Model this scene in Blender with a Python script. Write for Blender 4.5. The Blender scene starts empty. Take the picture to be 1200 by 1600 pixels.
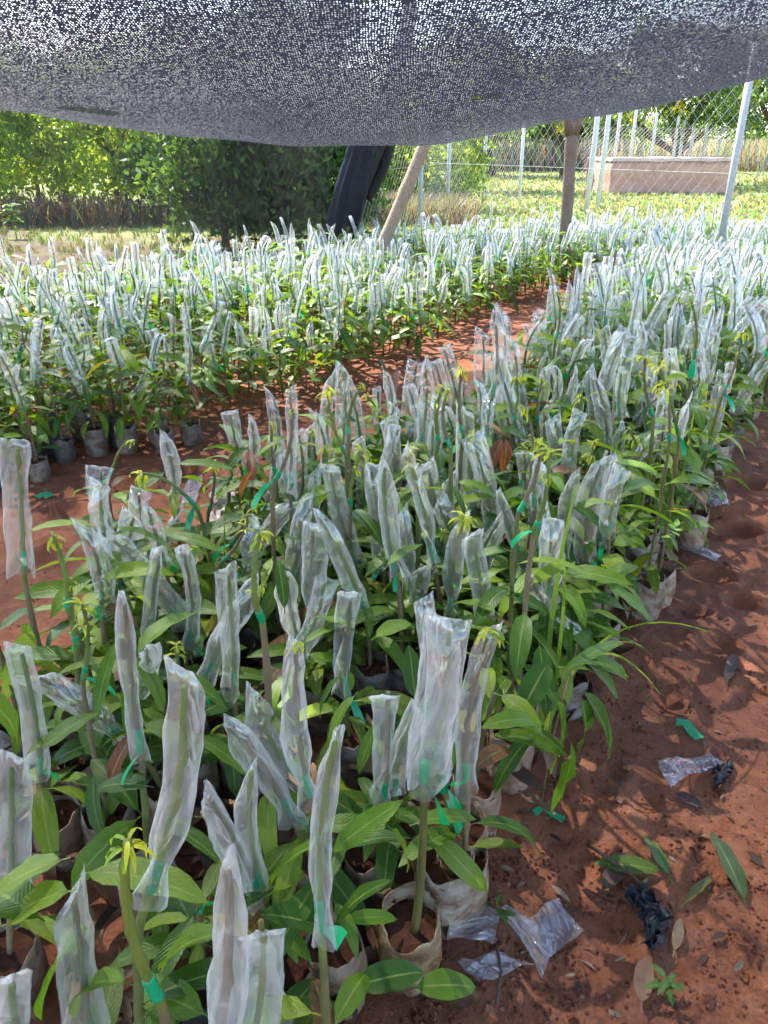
import bpy, math, random
import numpy as np
from mathutils import Vector, Matrix, noise

rnd = random.Random(11)
C = bpy.context.scene.collection
PI = math.pi
H = 1.25                       # camera height
PITCH = math.radians(25.4)
FPX = 1202.0                   # focal length in photo pixels (1200 x 1600)

# ------------------------------------------------------------------ camera maths
F_ = Vector((0, math.cos(PITCH), -math.sin(PITCH)))
U_ = Vector((0, math.sin(PITCH), math.cos(PITCH)))
R_ = Vector((1, 0, 0))
CAM = Vector((0, 0, H))

def ray(px, py):
    return F_ + R_ * ((px - 600) / FPX) + U_ * (-(py - 800) / FPX)

def at_z(px, py, z):
    d = ray(px, py)
    return CAM + d * ((z - H) / d.z)

def at_y(px, py, y):
    d = ray(px, py)
    return CAM + d * (y / d.y)

def to_px(p):
    v = Vector(p) - CAM
    dep = v.dot(F_)
    return (600 + FPX * v.dot(R_) / dep, 800 - FPX * v.dot(U_) / dep, dep)

# ------------------------------------------------------------------ mesh builder
class MB:
    def __init__(s):
        s.v, s.f, s.m, s.t, s.uv = [], [], [], [], []
    def vert(s, p, tint=(1, 1, 1), uv=(0, 0)):
        s.v.append((p[0], p[1], p[2])); s.t.append(tint); s.uv.append(uv)
        return len(s.v) - 1
    def face(s, ids, m=0):
        s.f.append(tuple(ids)); s.m.append(m)
    def arrays(s):
        return (np.array(s.v, dtype=np.float32).reshape(-1, 3),
                np.array([i for f in s.f for i in f], dtype=np.int32),
                np.array([len(f) for f in s.f], dtype=np.int32),
                np.array(s.m, dtype=np.int32),
                np.array(s.t, dtype=np.float32).reshape(-1, 3),
                np.array(s.uv, dtype=np.float32).reshape(-1, 2))
    def mesh(s, name, mats, smooth=True):
        return mesh_from(name, s.arrays(), mats, smooth)
    def build(s, name, mats, parent=None, smooth=True):
        return obj(name, s.mesh(name, mats, smooth), parent)

def mesh_from(name, arr, mats, smooth=True):
    v, li, ft, mi, t, uv = arr
    me = bpy.data.meshes.new(name)
    me.vertices.add(len(v)); me.vertices.foreach_set('co', v.ravel())
    me.loops.add(len(li)); me.loops.foreach_set('vertex_index', li)
    st = np.zeros(len(ft), dtype=np.int32); st[1:] = np.cumsum(ft)[:-1]
    me.polygons.add(len(ft)); me.polygons.foreach_set('loop_start', st)
    me.polygons.foreach_set('loop_total', ft)
    me.polygons.foreach_set('material_index', mi)
    me.polygons.foreach_set('use_smooth', np.full(len(ft), smooth, dtype=bool))
    ca = me.color_attributes.new('tint', 'FLOAT_COLOR', 'POINT')
    c4 = np.ones((len(v), 4), dtype=np.float32); c4[:, :3] = t
    ca.data.foreach_set('color', c4.ravel())
    ul = me.uv_layers.new(name='UVMap')
    ul.data.foreach_set('uv', uv[li].ravel())
    for m in (mats if isinstance(mats, (list, tuple)) else [mats]):
        me.materials.append(m)
    me.update(calc_edges=True); me.validate()
    return me

def obj(name, me, parent=None):
    o = bpy.data.objects.new(name, me); C.objects.link(o)
    if parent is not None: o.parent = parent
    return o

def tag(o, label=None, cat=None, group=None, kind=None):
    if label: o['label'] = label
    if cat: o['category'] = cat
    if group: o['group'] = group
    if kind: o['kind'] = kind
    return o

def thing(name, label, cat, loc=(0, 0, 0), group=None):
    o = bpy.data.objects.new(name, None); C.objects.link(o)
    o.location = loc
    o.empty_display_size = 0.05
    return tag(o, label, cat, group)

def frame(d):
    d = d.normalized()
    a = Vector((0, 0, 1)) if abs(d.z) < 0.95 else Vector((1, 0, 0))
    x = d.cross(a).normalized()
    return x, x.cross(d).normalized()

def add_tube(mb, pts, rad, n=6, tint=(1, 1, 1), m=0, cap=True, tints=None):
    pts = [Vector(p) for p in pts]
    if not isinstance(rad, (list, tuple)): rad = [rad] * len(pts)
    rings = []; ln = 0.0
    x = None
    for i, p in enumerate(pts):
        d = (pts[min(i + 1, len(pts) - 1)] - pts[max(i - 1, 0)])
        if d.length < 1e-7: d = Vector((0, 0, 1))
        d.normalize()
        if x is None: x, y = frame(d)
        else:
            x = (x - d * x.dot(d)).normalized()
        y = d.cross(x)
        if i: ln += (p - pts[i - 1]).length
        tt = tints[i] if tints else tint
        rings.append([mb.vert(p + (x * math.cos(2 * PI * k / n) + y * math.sin(2 * PI * k / n)) * rad[i], tt, (k / n, ln)) for k in range(n)])
    for a, b in zip(rings, rings[1:]):
        for k in range(n):
            mb.face((a[k], a[(k + 1) % n], b[(k + 1) % n], b[k]), m)
    if cap:
        mb.face(rings[-1], m); mb.face(rings[0][::-1], m)

def bez(p0, p1, p2, n):
    return [p0 * (1 - t) ** 2 + p1 * 2 * t * (1 - t) + p2 * t * t for t in [i / n for i in range(n + 1)]]

# ------------------------------------------------------------------ materials
def new_mat(name):
    m = bpy.data.materials.new(name); m.use_nodes = True
    nt = m.node_tree; nt.nodes.clear()
    return m, nt, nt.nodes, nt.links

def N(nt, typ, **kw):
    n = nt.nodes.new(typ)
    for k, v in kw.items():
        if k in n.inputs: n.inputs[k].default_value = v
        else: setattr(n, k, v)
    return n

def math_n(nt, op, a, b=None, clamp=False):
    n = nt.nodes.new('ShaderNodeMath'); n.operation = op; n.use_clamp = clamp
    for i, x in enumerate((a, b)):
        if x is None: continue
        if isinstance(x, (int, float)): n.inputs[i].default_value = x
        else: nt.links.new(x, n.inputs[i])
    return n.outputs[0]

def mixc(nt, fac, a, b, blend='MIX'):
    n = nt.nodes.new('ShaderNodeMix'); n.data_type = 'RGBA'; n.blend_type = blend
    for i, x in ((0, fac), (6, a), (7, b)):
        if isinstance(x, (int, float)): n.inputs[i].default_value = x
        elif isinstance(x, tuple): n.inputs[i].default_value = (*x, 1) if len(x) == 3 else x
        else: nt.links.new(x, n.inputs[i])
    return n.outputs[2]

def ramp(nt, fac, stops):
    n = nt.nodes.new('ShaderNodeValToRGB')
    while len(n.color_ramp.elements) < len(stops): n.color_ramp.elements.new(0.5)
    for e, (p, c) in zip(n.color_ramp.elements, stops):
        e.position = p; e.color = (*c, 1) if isinstance(c, tuple) else (c, c, c, 1)
    nt.links.new(fac, n.inputs[0])
    return n.outputs[0]

def noise_t(nt, vec, scale, detail=3, rough=0.55, dist=0.0):
    n = nt.nodes.new('ShaderNodeTexNoise')
    n.inputs['Scale'].default_value = scale; n.inputs['Detail'].default_value = detail
    n.inputs['Roughness'].default_value = rough; n.inputs['Distortion'].default_value = dist
    if vec is not None: nt.links.new(vec, n.inputs['Vector'])
    return n.outputs[0]

def scaled(nt, vec, s):
    n = nt.nodes.new('ShaderNodeMapping'); n.inputs['Scale'].default_value = s
    nt.links.new(vec, n.inputs['Vector'])
    return n.outputs[0]

def bump(nt, h, strength, dist=0.01):
    n = nt.nodes.new('ShaderNodeBump'); n.inputs['Strength'].default_value = strength
    n.inputs['Distance'].default_value = dist
    nt.links.new(h, n.inputs['Height'])
    return n.outputs[0]

def out(nt, sh):
    o = nt.nodes.new('ShaderNodeOutputMaterial'); nt.links.new(sh, o.inputs[0]); return o

def tintnode(nt):
    n = nt.nodes.new('ShaderNodeAttribute'); n.attribute_name = 'tint'
    return n.outputs['Color']

def coords(nt, which='Object'):
    return nt.nodes.new('ShaderNodeTexCoord').outputs[which]

def leafy(name, veins=True, rough=0.40, trans=0.38, spec=0.30):
    m, nt, nd, lk = new_mat(name)
    col = tintnode(nt)
    uv = coords(nt, 'UV')
    if veins:
        sp = nt.nodes.new('ShaderNodeSeparateXYZ'); lk.new(uv, sp.inputs[0])
        au = math_n(nt, 'ABSOLUTE', math_n(nt, 'SUBTRACT', sp.outputs[0], 0.5))
        mid = math_n(nt, 'LESS_THAN', au, 0.035)
        w = math_n(nt, 'SINE', math_n(nt, 'MULTIPLY', math_n(nt, 'SUBTRACT', math_n(nt, 'MULTIPLY', sp.outputs[1], 15.0), math_n(nt, 'MULTIPLY', au, 7.0)), 2 * PI))
        side = math_n(nt, 'GREATER_THAN', w, 0.93)
        v = math_n(nt, 'MAXIMUM', mid, math_n(nt, 'MULTIPLY', side, 0.16))
        nz = noise_t(nt, coords(nt), 45, 3)
        col = mixc(nt, math_n(nt, 'MULTIPLY', nz, 0.5), col, mixc(nt, 1.0, col, (0.72, 0.78, 0.6), 'MULTIPLY'))
        col = mixc(nt, math_n(nt, 'MULTIPLY', v, 0.55), col, (0.30, 0.36, 0.10))
        sp2 = noise_t(nt, scaled(nt, coords(nt), (1, 1, 1)), 130, 2)
        spot = math_n(nt, 'GREATER_THAN', sp2, 0.72)
        col = mixc(nt, math_n(nt, 'MULTIPLY', spot, 0.6), col, (0.05, 0.03, 0.012))
    p = N(nt, 'ShaderNodeBsdfPrincipled', Roughness=rough)
    p.inputs['Specular IOR Level'].default_value = spec
    lk.new(col, p.inputs['Base Color'])
    if veins:
        hb = math_n(nt, 'ADD', math_n(nt, 'MULTIPLY', w, 0.5), math_n(nt, 'MULTIPLY', noise_t(nt, coords(nt), 90, 2), 0.8))
        lk.new(bump(nt, hb, 0.22, 0.002), p.inputs['Normal'])
        lk.new(math_n(nt, 'ADD', math_n(nt, 'MULTIPLY', noise_t(nt, coords(nt), 30, 2), 0.3), rough - 0.13), p.inputs['Roughness'])
    tr = nt.nodes.new('ShaderNodeBsdfTranslucent')
    lk.new(mixc(nt, 1.0, col, (1.7, 1.6, 0.7), 'MULTIPLY'), tr.inputs[0])
    mx = nt.nodes.new('ShaderNodeMixShader'); mx.inputs[0].default_value = trans
    lk.new(p.outputs[0], mx.inputs[1]); lk.new(tr.outputs[0], mx.inputs[2])
    out(nt, mx.outputs[0])
    return m

def plain(name, color=None, rough=0.8, nscale=30, namp=0.35, bstr=0.3, bdist=0.004, stretch=(1, 1, 1), metal=0.0, spec=0.3, dark=(0.45, 0.42, 0.4)):
    m, nt, nd, lk = new_mat(name)
    co = scaled(nt, coords(nt), stretch)
    col = tintnode(nt)
    if color: col = mixc(nt, 1.0, col, color, 'MULTIPLY')
    nz = noise_t(nt, co, nscale, 5, 0.62)
    col = mixc(nt, math_n(nt, 'MULTIPLY', ramp(nt, nz, [(0.35, 1.0), (0.65, 0.0)]), namp), col, mixc(nt, 1.0, col, dark, 'MULTIPLY'))
    p = N(nt, 'ShaderNodeBsdfPrincipled', Roughness=rough, Metallic=metal)
    p.inputs['Specular IOR Level'].default_value = spec
    lk.new(col, p.inputs['Base Color'])
    lk.new(bump(nt, nz, bstr, bdist), p.inputs['Normal'])
    out(nt, p.outputs[0])
    return m

def film(name, base=0.025, edge=0.85, white=(0.89, 0.90, 0.90), scale=15.0, drops=True, dirt=0.0, gloss=0.19):
    """thin clear polythene: mostly see-through, milky where it is creased or seen along its surface"""
    m, nt, nd, lk = new_mat(name)
    uv = coords(nt, 'UV')
    wr = noise_t(nt, scaled(nt, uv, (1.0, 0.30, 1)), scale, 2, 0.55, 1.2)
    rdg = math_n(nt, 'MULTIPLY', math_n(nt, 'MINIMUM', math_n(nt, 'ABSOLUTE', math_n(nt, 'SUBTRACT', wr, 0.5)), 0.16), -1.6)
    hb = rdg
    vor = None
    if drops:
        v = nt.nodes.new('ShaderNodeTexVoronoi'); v.inputs['Scale'].default_value = 150
        lk.new(uv, v.inputs['Vector'])
        sp = nt.nodes.new('ShaderNodeSeparateColor'); lk.new(v.outputs['Color'], sp.inputs[0])
        rad = math_n(nt, 'MULTIPLY', math_n(nt, 'SUBTRACT', sp.outputs[0], 0.76, True), 1.1)
        vor = math_n(nt, 'MULTIPLY', math_n(nt, 'SUBTRACT', rad, v.outputs['Distance'], True), 7.0, True)
        hb = math_n(nt, 'ADD', rdg, math_n(nt, 'MULTIPLY', vor, 0.35))
    nrm = bump(nt, hb, 0.7, 0.02)
    lw = nt.nodes.new('ShaderNodeLayerWeight'); lw.inputs['Blend'].default_value = 0.38
    lk.new(nrm, lw.inputs['Normal'])
    crease = ramp(nt, wr, [(0.47, 0.0), (0.5, 1.0), (0.53, 0.0)])
    mist = ramp(nt, wr, [(0.30, 0.0), (0.75, 1.0)])
    fac = math_n(nt, 'ADD', base, math_n(nt, 'MULTIPLY', math_n(nt, 'POWER', lw.outputs['Facing'], 2.0), edge))
    fac = math_n(nt, 'ADD', fac, math_n(nt, 'MULTIPLY', crease, 0.07))
    fac = math_n(nt, 'ADD', fac, math_n(nt, 'MULTIPLY', mist, 0.065), True)
    if vor is not None:
        fac = math_n(nt, 'ADD', fac, math_n(nt, 'MULTIPLY', vor, 0.75), True)
    col = white
    if dirt:
        dn = noise_t(nt, coords(nt), 30, 4)
        dm = math_n(nt, 'MULTIPLY', ramp(nt, dn, [(0.45, 0.0), (0.62, 1.0)]), dirt)
        col = mixc(nt, dm, (*white, 1), (0.26, 0.13, 0.08, 1))
        fac = math_n(nt, 'ADD', fac, math_n(nt, 'MULTIPLY', dm, 0.4), True)
    df = nt.nodes.new('ShaderNodeBsdfDiffuse'); tl = nt.nodes.new('ShaderNodeBsdfTranslucent')
    for n_ in (df, tl):
        if isinstance(col, tuple): n_.inputs[0].default_value = (*col[:3], 1)
        else: lk.new(col, n_.inputs[0])
        lk.new(nrm, n_.inputs['Normal'])
    m1 = nt.nodes.new('ShaderNodeMixShader'); m1.inputs[0].default_value = 0.58
    lk.new(df.outputs[0], m1.inputs[1]); lk.new(tl.outputs[0], m1.inputs[2])
    tp = nt.nodes.new('ShaderNodeBsdfTransparent'); tp.inputs[0].default_value = (0.97, 0.985, 0.98, 1)
    m3 = nt.nodes.new('ShaderNodeMixShader'); lk.new(fac, m3.inputs[0])
    lk.new(tp.outputs[0], m3.inputs[1]); lk.new(m1.outputs[0], m3.inputs[2])
    gl = nt.nodes.new('ShaderNodeBsdfGlossy'); gl.inputs['Roughness'].default_value = 0.09
    lk.new(nrm, gl.inputs['Normal'])
    m2 = nt.nodes.new('ShaderNodeMixShader')
    lk.new(math_n(nt, 'ADD', math_n(nt, 'MULTIPLY', math_n(nt, 'POWER', lw.outputs['Facing'], 2.4), 0.36), gloss * 0.6, True), m2.inputs[0])
    lk.new(m3.outputs[0], m2.inputs[1]); lk.new(gl.outputs[0], m2.inputs[2])
    out(nt, m2.outputs[0])
    return m

def net_mat(name, pitch, open_, col=(0.010, 0.0105, 0.015), elong=1.5, rough=0.5, rnd_=0.5, spread=0.30, trans=0.06):
    """knitted shade net: dark tape threads with small staggered holes (openness scaled by tint)"""
    m, nt, nd, lk = new_mat(name)
    uv = coords(nt, 'UV')
    v = nt.nodes.new('ShaderNodeTexVoronoi'); v.inputs['Scale'].default_value = 1.0 / pitch
    v.inputs['Randomness'].default_value = rnd_
    lk.new(scaled(nt, uv, (1.0, 1.0 / elong, 1)), v.inputs['Vector'])
    sp = nt.nodes.new('ShaderNodeSeparateColor'); lk.new(v.outputs['Color'], sp.inputs[0])
    ti = nt.nodes.new('ShaderNodeSeparateColor'); lk.new(tintnode(nt), ti.inputs[0])
    thr = math_n(nt, 'MULTIPLY', math_n(nt, 'ADD', math_n(nt, 'MULTIPLY', sp.outputs[0], spread), open_), ti.outputs[0])
    hole = math_n(nt, 'LESS_THAN', v.outputs['Distance'], thr)
    p = N(nt, 'ShaderNodeBsdfPrincipled', Roughness=rough)
    p.inputs['Base Color'].default_value = (*col, 1)
    p.inputs['Specular IOR Level'].default_value = 0.25
    lk.new(bump(nt, v.outputs['Distance'], 0.6, 0.003), p.inputs['Normal'])
    tl = nt.nodes.new('ShaderNodeBsdfTranslucent'); tl.inputs[0].default_value = (col[0] * 5, col[1] * 5, col[2] * 5.5, 1)
    mm = nt.nodes.new('ShaderNodeMixShader'); mm.inputs[0].default_value = trans
    lk.new(p.outputs[0], mm.inputs[1]); lk.new(tl.outputs[0], mm.inputs[2])
    tp = nt.nodes.new('ShaderNodeBsdfTransparent')
    mx = nt.nodes.new('ShaderNodeMixShader'); lk.new(hole, mx.inputs[0])
    lk.new(mm.outputs[0], mx.inputs[1]); lk.new(tp.outputs[0], mx.inputs[2])
    out(nt, mx.outputs[0])
    return m

def veil_mat(name, cover, col):
    """the same kind of net seen from far off: threads too fine to show one by one, denser in its folds"""
    m, nt, nd, lk = new_mat(name)
    uv = coords(nt, 'UV')
    fold = noise_t(nt, scaled(nt, uv, (3.0, 0.25, 1)), 2.0, 3, 0.6)
    fac = math_n(nt, 'ADD', math_n(nt, 'MULTIPLY', math_n(nt, 'SUBTRACT', fold, 0.5), 0.35), cover, True)
    df = nt.nodes.new('ShaderNodeBsdfDiffuse'); df.inputs[0].default_value = (*col, 1)
    tl = nt.nodes.new('ShaderNodeBsdfTranslucent'); tl.inputs[0].default_value = (*[c * 1.2 for c in col], 1)
    m1 = nt.nodes.new('ShaderNodeMixShader'); m1.inputs[0].default_value = 0.5
    lk.new(df.outputs[0], m1.inputs[1]); lk.new(tl.outputs[0], m1.inputs[2])
    tp = nt.nodes.new('ShaderNodeBsdfTransparent')
    mx = nt.nodes.new('ShaderNodeMixShader'); lk.new(fac, mx.inputs[0])
    lk.new(tp.outputs[0], mx.inputs[1]); lk.new(m1.outputs[0], mx.inputs[2])
    out(nt, mx.outputs[0])
    return m

def ground_mat():
    m, nt, nd, lk = new_mat('laterite_soil')
    co = coords(nt)
    n1 = noise_t(nt, co, 1.6, 4, 0.6)
    n2 = noise_t(nt, co, 14, 5, 0.65)
    n3 = noise_t(nt, co, 160, 4, 0.7)
    soil = ramp(nt, n2, [(0.28, (0.155, 0.053, 0.027)), (0.48, (0.265, 0.092, 0.043)), (0.7, (0.35, 0.145, 0.078))])
    soil = mixc(nt, ramp(nt, n1, [(0.42, 0.0), (0.62, 0.75)]), soil, (0.175, 0.070, 0.043))
    grain = ramp(nt, n3, [(0.35, 0.45), (0.6, 1.0)])
    soil = mixc(nt, 0.75, soil, mixc(nt, 1.0, soil, grain, 'MULTIPLY'))
    # beyond the nursery: grassy field
    sp = nt.nodes.new('ShaderNodeSeparateXYZ'); lk.new(co, sp.inputs[0])
    nf = noise_t(nt, co, 0.6, 4)
    edge = math_n(nt, 'ADD', math_n(nt, 'ADD', sp.outputs[1], math_n(nt, 'MULTIPLY', sp.outputs[0], 0.45)), math_n(nt, 'MULTIPLY', nf, 4.0))
    fm = ramp(nt, math_n(nt, 'MULTIPLY', edge, 0.04), [(0.46, 0.0), (0.54, 1.0)])
    g1 = noise_t(nt, scaled(nt, co, (0.4, 1.2, 1)), 0.8, 5, 0.7)
    fld = ramp(nt, g1, [(0.34, (0.15, 0.085, 0.05)), (0.46, (0.19, 0.22, 0.07)), (0.62, (0.27, 0.30, 0.10)), (0.75, (0.36, 0.33, 0.18))])
    dirt = ramp(nt, noise_t(nt, co, 2.2, 5, 0.7), [(0.36, (0.085, 0.055, 0.036)), (0.52, (0.125, 0.085, 0.052)), (0.66, (0.105, 0.12, 0.045))])  # brown grassy dirt, its colour also darkened to stand for the bushes' shade
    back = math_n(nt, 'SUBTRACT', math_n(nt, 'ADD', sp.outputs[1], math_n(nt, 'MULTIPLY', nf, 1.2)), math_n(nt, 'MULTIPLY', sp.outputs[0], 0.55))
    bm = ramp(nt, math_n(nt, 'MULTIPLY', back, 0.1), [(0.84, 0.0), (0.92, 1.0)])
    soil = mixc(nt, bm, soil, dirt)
    col = mixc(nt, fm, soil, fld)
    p = N(nt, 'ShaderNodeBsdfPrincipled', Roughness=0.95)
    p.inputs['Specular IOR Level'].default_value = 0.2
    lk.new(col, p.inputs['Base Color'])
    hh = math_n(nt, 'ADD', math_n(nt, 'MULTIPLY', n3, 0.35), n2)
    lk.new(bump(nt, hh, 0.75, 0.018), p.inputs['Normal'])
    out(nt, p.outputs[0])
    return m

M = {
    'leaf': leafy('mango_leaf'),
    'shoot': leafy('young_shoot', veins=False, rough=0.5, trans=0.4, spec=0.3),
    'foliage': leafy('tree_foliage', veins=False, rough=0.5, trans=0.5, spec=0.2),
    'grass': leafy('grass_blade', veins=False, rough=0.45, trans=0.35, spec=0.3),
    'stem': plain('seedling_stem', None, 0.6, 60, 0.6, 0.5, 0.003, (1, 1, 0.3), dark=(0.5, 0.42, 0.32)),
    'sleeve': film('clear_sleeve'),
    'scrap': film('dirty_clear_plastic', base=0.30, edge=0.3, white=(0.66, 0.68, 0.78), scale=20, dirt=0.6, gloss=0.14),
    'tape': leafy('green_tape', veins=False, rough=0.28, trans=0.3, spec=0.6),
    'pot': plain('poly_pot', None, 0.5, 26, 0.95, 1.0, 0.014, dark=(0.36, 0.20, 0.13), spec=0.45),
    'potsoil': plain('pot_soil', None, 0.95, 60, 0.6, 0.9, 0.01, spec=0.1),
    'litter': plain('dry_leaf', None, 0.75, 40, 0.6, 0.4, 0.003, spec=0.25),
    'print': plain('printed_ink', None, 0.6, 60, 0.3, 0.1, 0.001),
    'net': net_mat('shade_net_knit', 0.0030, 0.205, (0.0055, 0.0062, 0.0095), elong=1.5, rnd_=0.36, spread=0.17, trans=0.22),
    'net_side': veil_mat('side_net_veil', 0.20, (0.040, 0.042, 0.043)),
    'net_fold': net_mat('folded_net_knit', 0.0060, 0.06, (0.013, 0.015, 0.023), trans=0.1),
    'wood': plain('weathered_pole', None, 0.85, 18, 0.65, 0.6, 0.01, (6, 6, 1)),
    'bark': plain('tree_bark', None, 0.9, 14, 0.7, 0.9, 0.03, (2, 2, 0.6)),
    'metal': plain('galvanised_post', None, 0.5, 20, 0.25, 0.1, 0.002, spec=0.5),
    'block': plain('mud_block_wall', None, 0.9, 2.2, 0.8, 0.4, 0.02, (1, 1, 1.8), dark=(0.72, 0.62, 0.55)),
    'black': plain('black_plastic', None, 0.34, 60, 0.3, 1.0, 0.012, spec=0.4),
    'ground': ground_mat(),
}

# ------------------------------------------------------------------ leaves, sleeves, pots
def leaf_tint(r, young=0.0):
    k = r.random()
    if k < 0.16: c = (0.200, 0.285, 0.024)
    elif k < 0.60: c = (0.112, 0.205, 0.017)
    elif k < 0.965: c = (0.056, 0.130, 0.016)
    else: c = r.choice([(0.30, 0.25, 0.03), (0.17, 0.09, 0.04), (0.22, 0.10, 0.05)])
    s = r.uniform(0.8, 1.25)
    c = tuple(x * s for x in c)
    return tuple(a * (1 - young) + b * young for a, b in zip(c, (0.20, 0.26, 0.04)))

def add_leaf(mb, p0, d, L, W, droop, roll, tint, nseg=6, m=0, wave=0.08, pet=0.0, fold=0.22, seed=0.0):
    p0 = Vector(p0); d = Vector(d).normalized()
    side = d.cross(Vector((0, 0, 1)))
    if side.length < 0.05: side = Vector((1, 0, 0))
    side.normalize()
    side = Matrix.Rotation(roll, 3, d) @ side
    p = p0.copy(); cur = d.copy()
    down_ax = side
    if pet > 0:
        q = p + cur * pet
        a = [mb.vert(p + side * 0.0013, tint), mb.vert(p - side * 0.0013, tint), mb.vert(q - side * 0.0011, tint), mb.vert(q + side * 0.0011, tint)]
        mb.face(a, m); p = q
    step = L / nseg
    rows = []
    for i in range(nseg + 1):
        t = i / nseg
        w = W * 0.5 * (max(t, 0) ** 0.62) * ((1 - t) ** 0.78) * 2.35
        w = max(w, 0.0006)
        nrm = side.cross(cur).normalized()
        if nrm.z < 0 and abs(roll) < 1.2: nrm = -nrm
        wv = math.sin(t * 17 + seed) * wave * W * 0.5
        wv2 = math.sin(t * 14 + seed * 1.7 + 2) * wave * W * 0.5
        rows.append((mb.vert(p + side * w + nrm * (w * fold + wv), tint, (0, t)),
                     mb.vert(p, tint, (0.5, t)),
                     mb.vert(p - side * w + nrm * (w * fold + wv2), tint, (1, t))))
        cur = (Matrix.Rotation(-droop / nseg, 3, down_ax) @ cur)
        p = p + cur * step
    for a, b in zip(rows, rows[1:]):
        mb.face((a[0], b[0], b[1], a[1]), m); mb.face((a[1], b[1], b[2], a[2]), m)

def add_sleeve(mb, pts, W, side_hint, r, nu=8, amp=0.004, m=0, tie=0.0, thick=0.0145, style=None):
    """flattened tube of film along pts (bottom to top), sealed flat at the top"""
    pts = [Vector(p) for p in pts]
    n = len(pts) - 1
    seed = Vector((r.uniform(0, 90), r.uniform(0, 90), r.uniform(0, 90)))
    if style is None: style = r.choices(['flat', 'skew', 'peak', 'cap'], [0.22, 0.30, 0.28, 0.20])[0]
    sg = r.choice([-1, 1])
    tent = style == 'tent'
    if tent: style = 'peak'
    skew = {'flat': 0.12, 'skew': 0.45, 'peak': 0.25, 'cap': 0.2}[style] * W * sg * r.uniform(0.6, 1.3)
    tw = r.gauss(0, 0.5)
    L = sum((pts[i + 1] - pts[i]).length for i in range(n))
    rows = []
    ph = r.uniform(0, 6); off = r.uniform(-0.22, 0.22)
    for i, p in enumerate(pts):
        s = i / n
        d = (pts[min(i + 1, n)] - pts[max(i - 1, 0)]).normalized()
        sd = side_hint - d * side_hint.dot(d)
        sd.normalize()
        sd = Matrix.Rotation(tw * (s - 0.5), 3, d) @ sd
        nr = d.cross(sd)
        a = W * 0.5 * (1 - 0.12 * math.sin(PI * s) + 0.07 * math.sin(5 * s + ph))
        if tie: a *= 1 - tie * math.exp(-((s - 0.16) / 0.10) ** 2)
        top = max(0, (s - 0.72) / 0.28) if not tent else max(0, (s - 0.15) / 0.85)
        cx = off * W * (1 - top * 0.5)
        bz = 0.0
        if style == 'peak':
            a *= 1 - 0.66 * top ** (1.5 if not tent else 1.1); cx = off * W * (1 - top) ** 2 * (0.4 if tent else 0.8) + sg * W * 0.03 * top
        elif style == 'skew':
            a *= 1 - 0.18 * top
        elif style == 'cap':
            a *= 1 + 0.10 * top; bz = top ** 2
        b = thick * (1 - s ** 4) + 0.0015 + 0.005 * (1 - s) ** 2 + (0.006 * math.sin(PI * min(1, top)) if style == 'cap' else 0)
        row = []
        for sheet in (1, -1):
            for j in range(nu):
                u = (-1 + 2 * j / nu) * sheet
                q = p + sd * (a * u + cx) + nr * (sheet * b * (1 - u * u))
                q = q + d * (skew * u * top ** 1.4) + d * (0.012 * (1 - s) ** 6 * math.sin(u * 2 + ph))
                if bz: q = q + nr * (sg * bz * 0.022) - d * (bz * 0.012 * (1 + u * sg))
                k = noise.noise_vector(Vector((u * 1.2 + 3.1 * sheet, s * 4.5, 0)) + seed)
                k2 = noise.noise_vector(Vector((u * 3.0 + 7 * sheet + s * 3, s * 9.0 - u * 2, 4)) + seed)
                f = 1 - 2 * abs(k2.x)
                q = q + nr * ((k.x * amp * 1.7 + f * amp * 0.75)) + sd * (k.y * amp * 0.9 + k2.y * amp * 0.5) + d * (k2.z * amp * 0.9)
                row.append(mb.vert(q, (1, 1, 1), (u * W * 0.5 + sheet * 0.3 + seed.x, s * L + seed.y)))
        rows.append(row)
    k = 2 * nu
    for a, b in zip(rows, rows[1:]):
        for j in range(k):
            mb.face((a[j], a[(j + 1) % k], b[(j + 1) % k], b[j]), m)
    t = rows[-1]
    for j in range(nu):                                  # the sealed end
        mb.face((t[j], t[(j + 1)], t[(k - j - 1) % k], t[(k - j) % k]) if 0 < j < nu - 1 else
                ((t[0], t[1], t[k - 1]) if j == 0 else (t[nu - 1], t[nu], t[nu + 1])), m)

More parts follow.
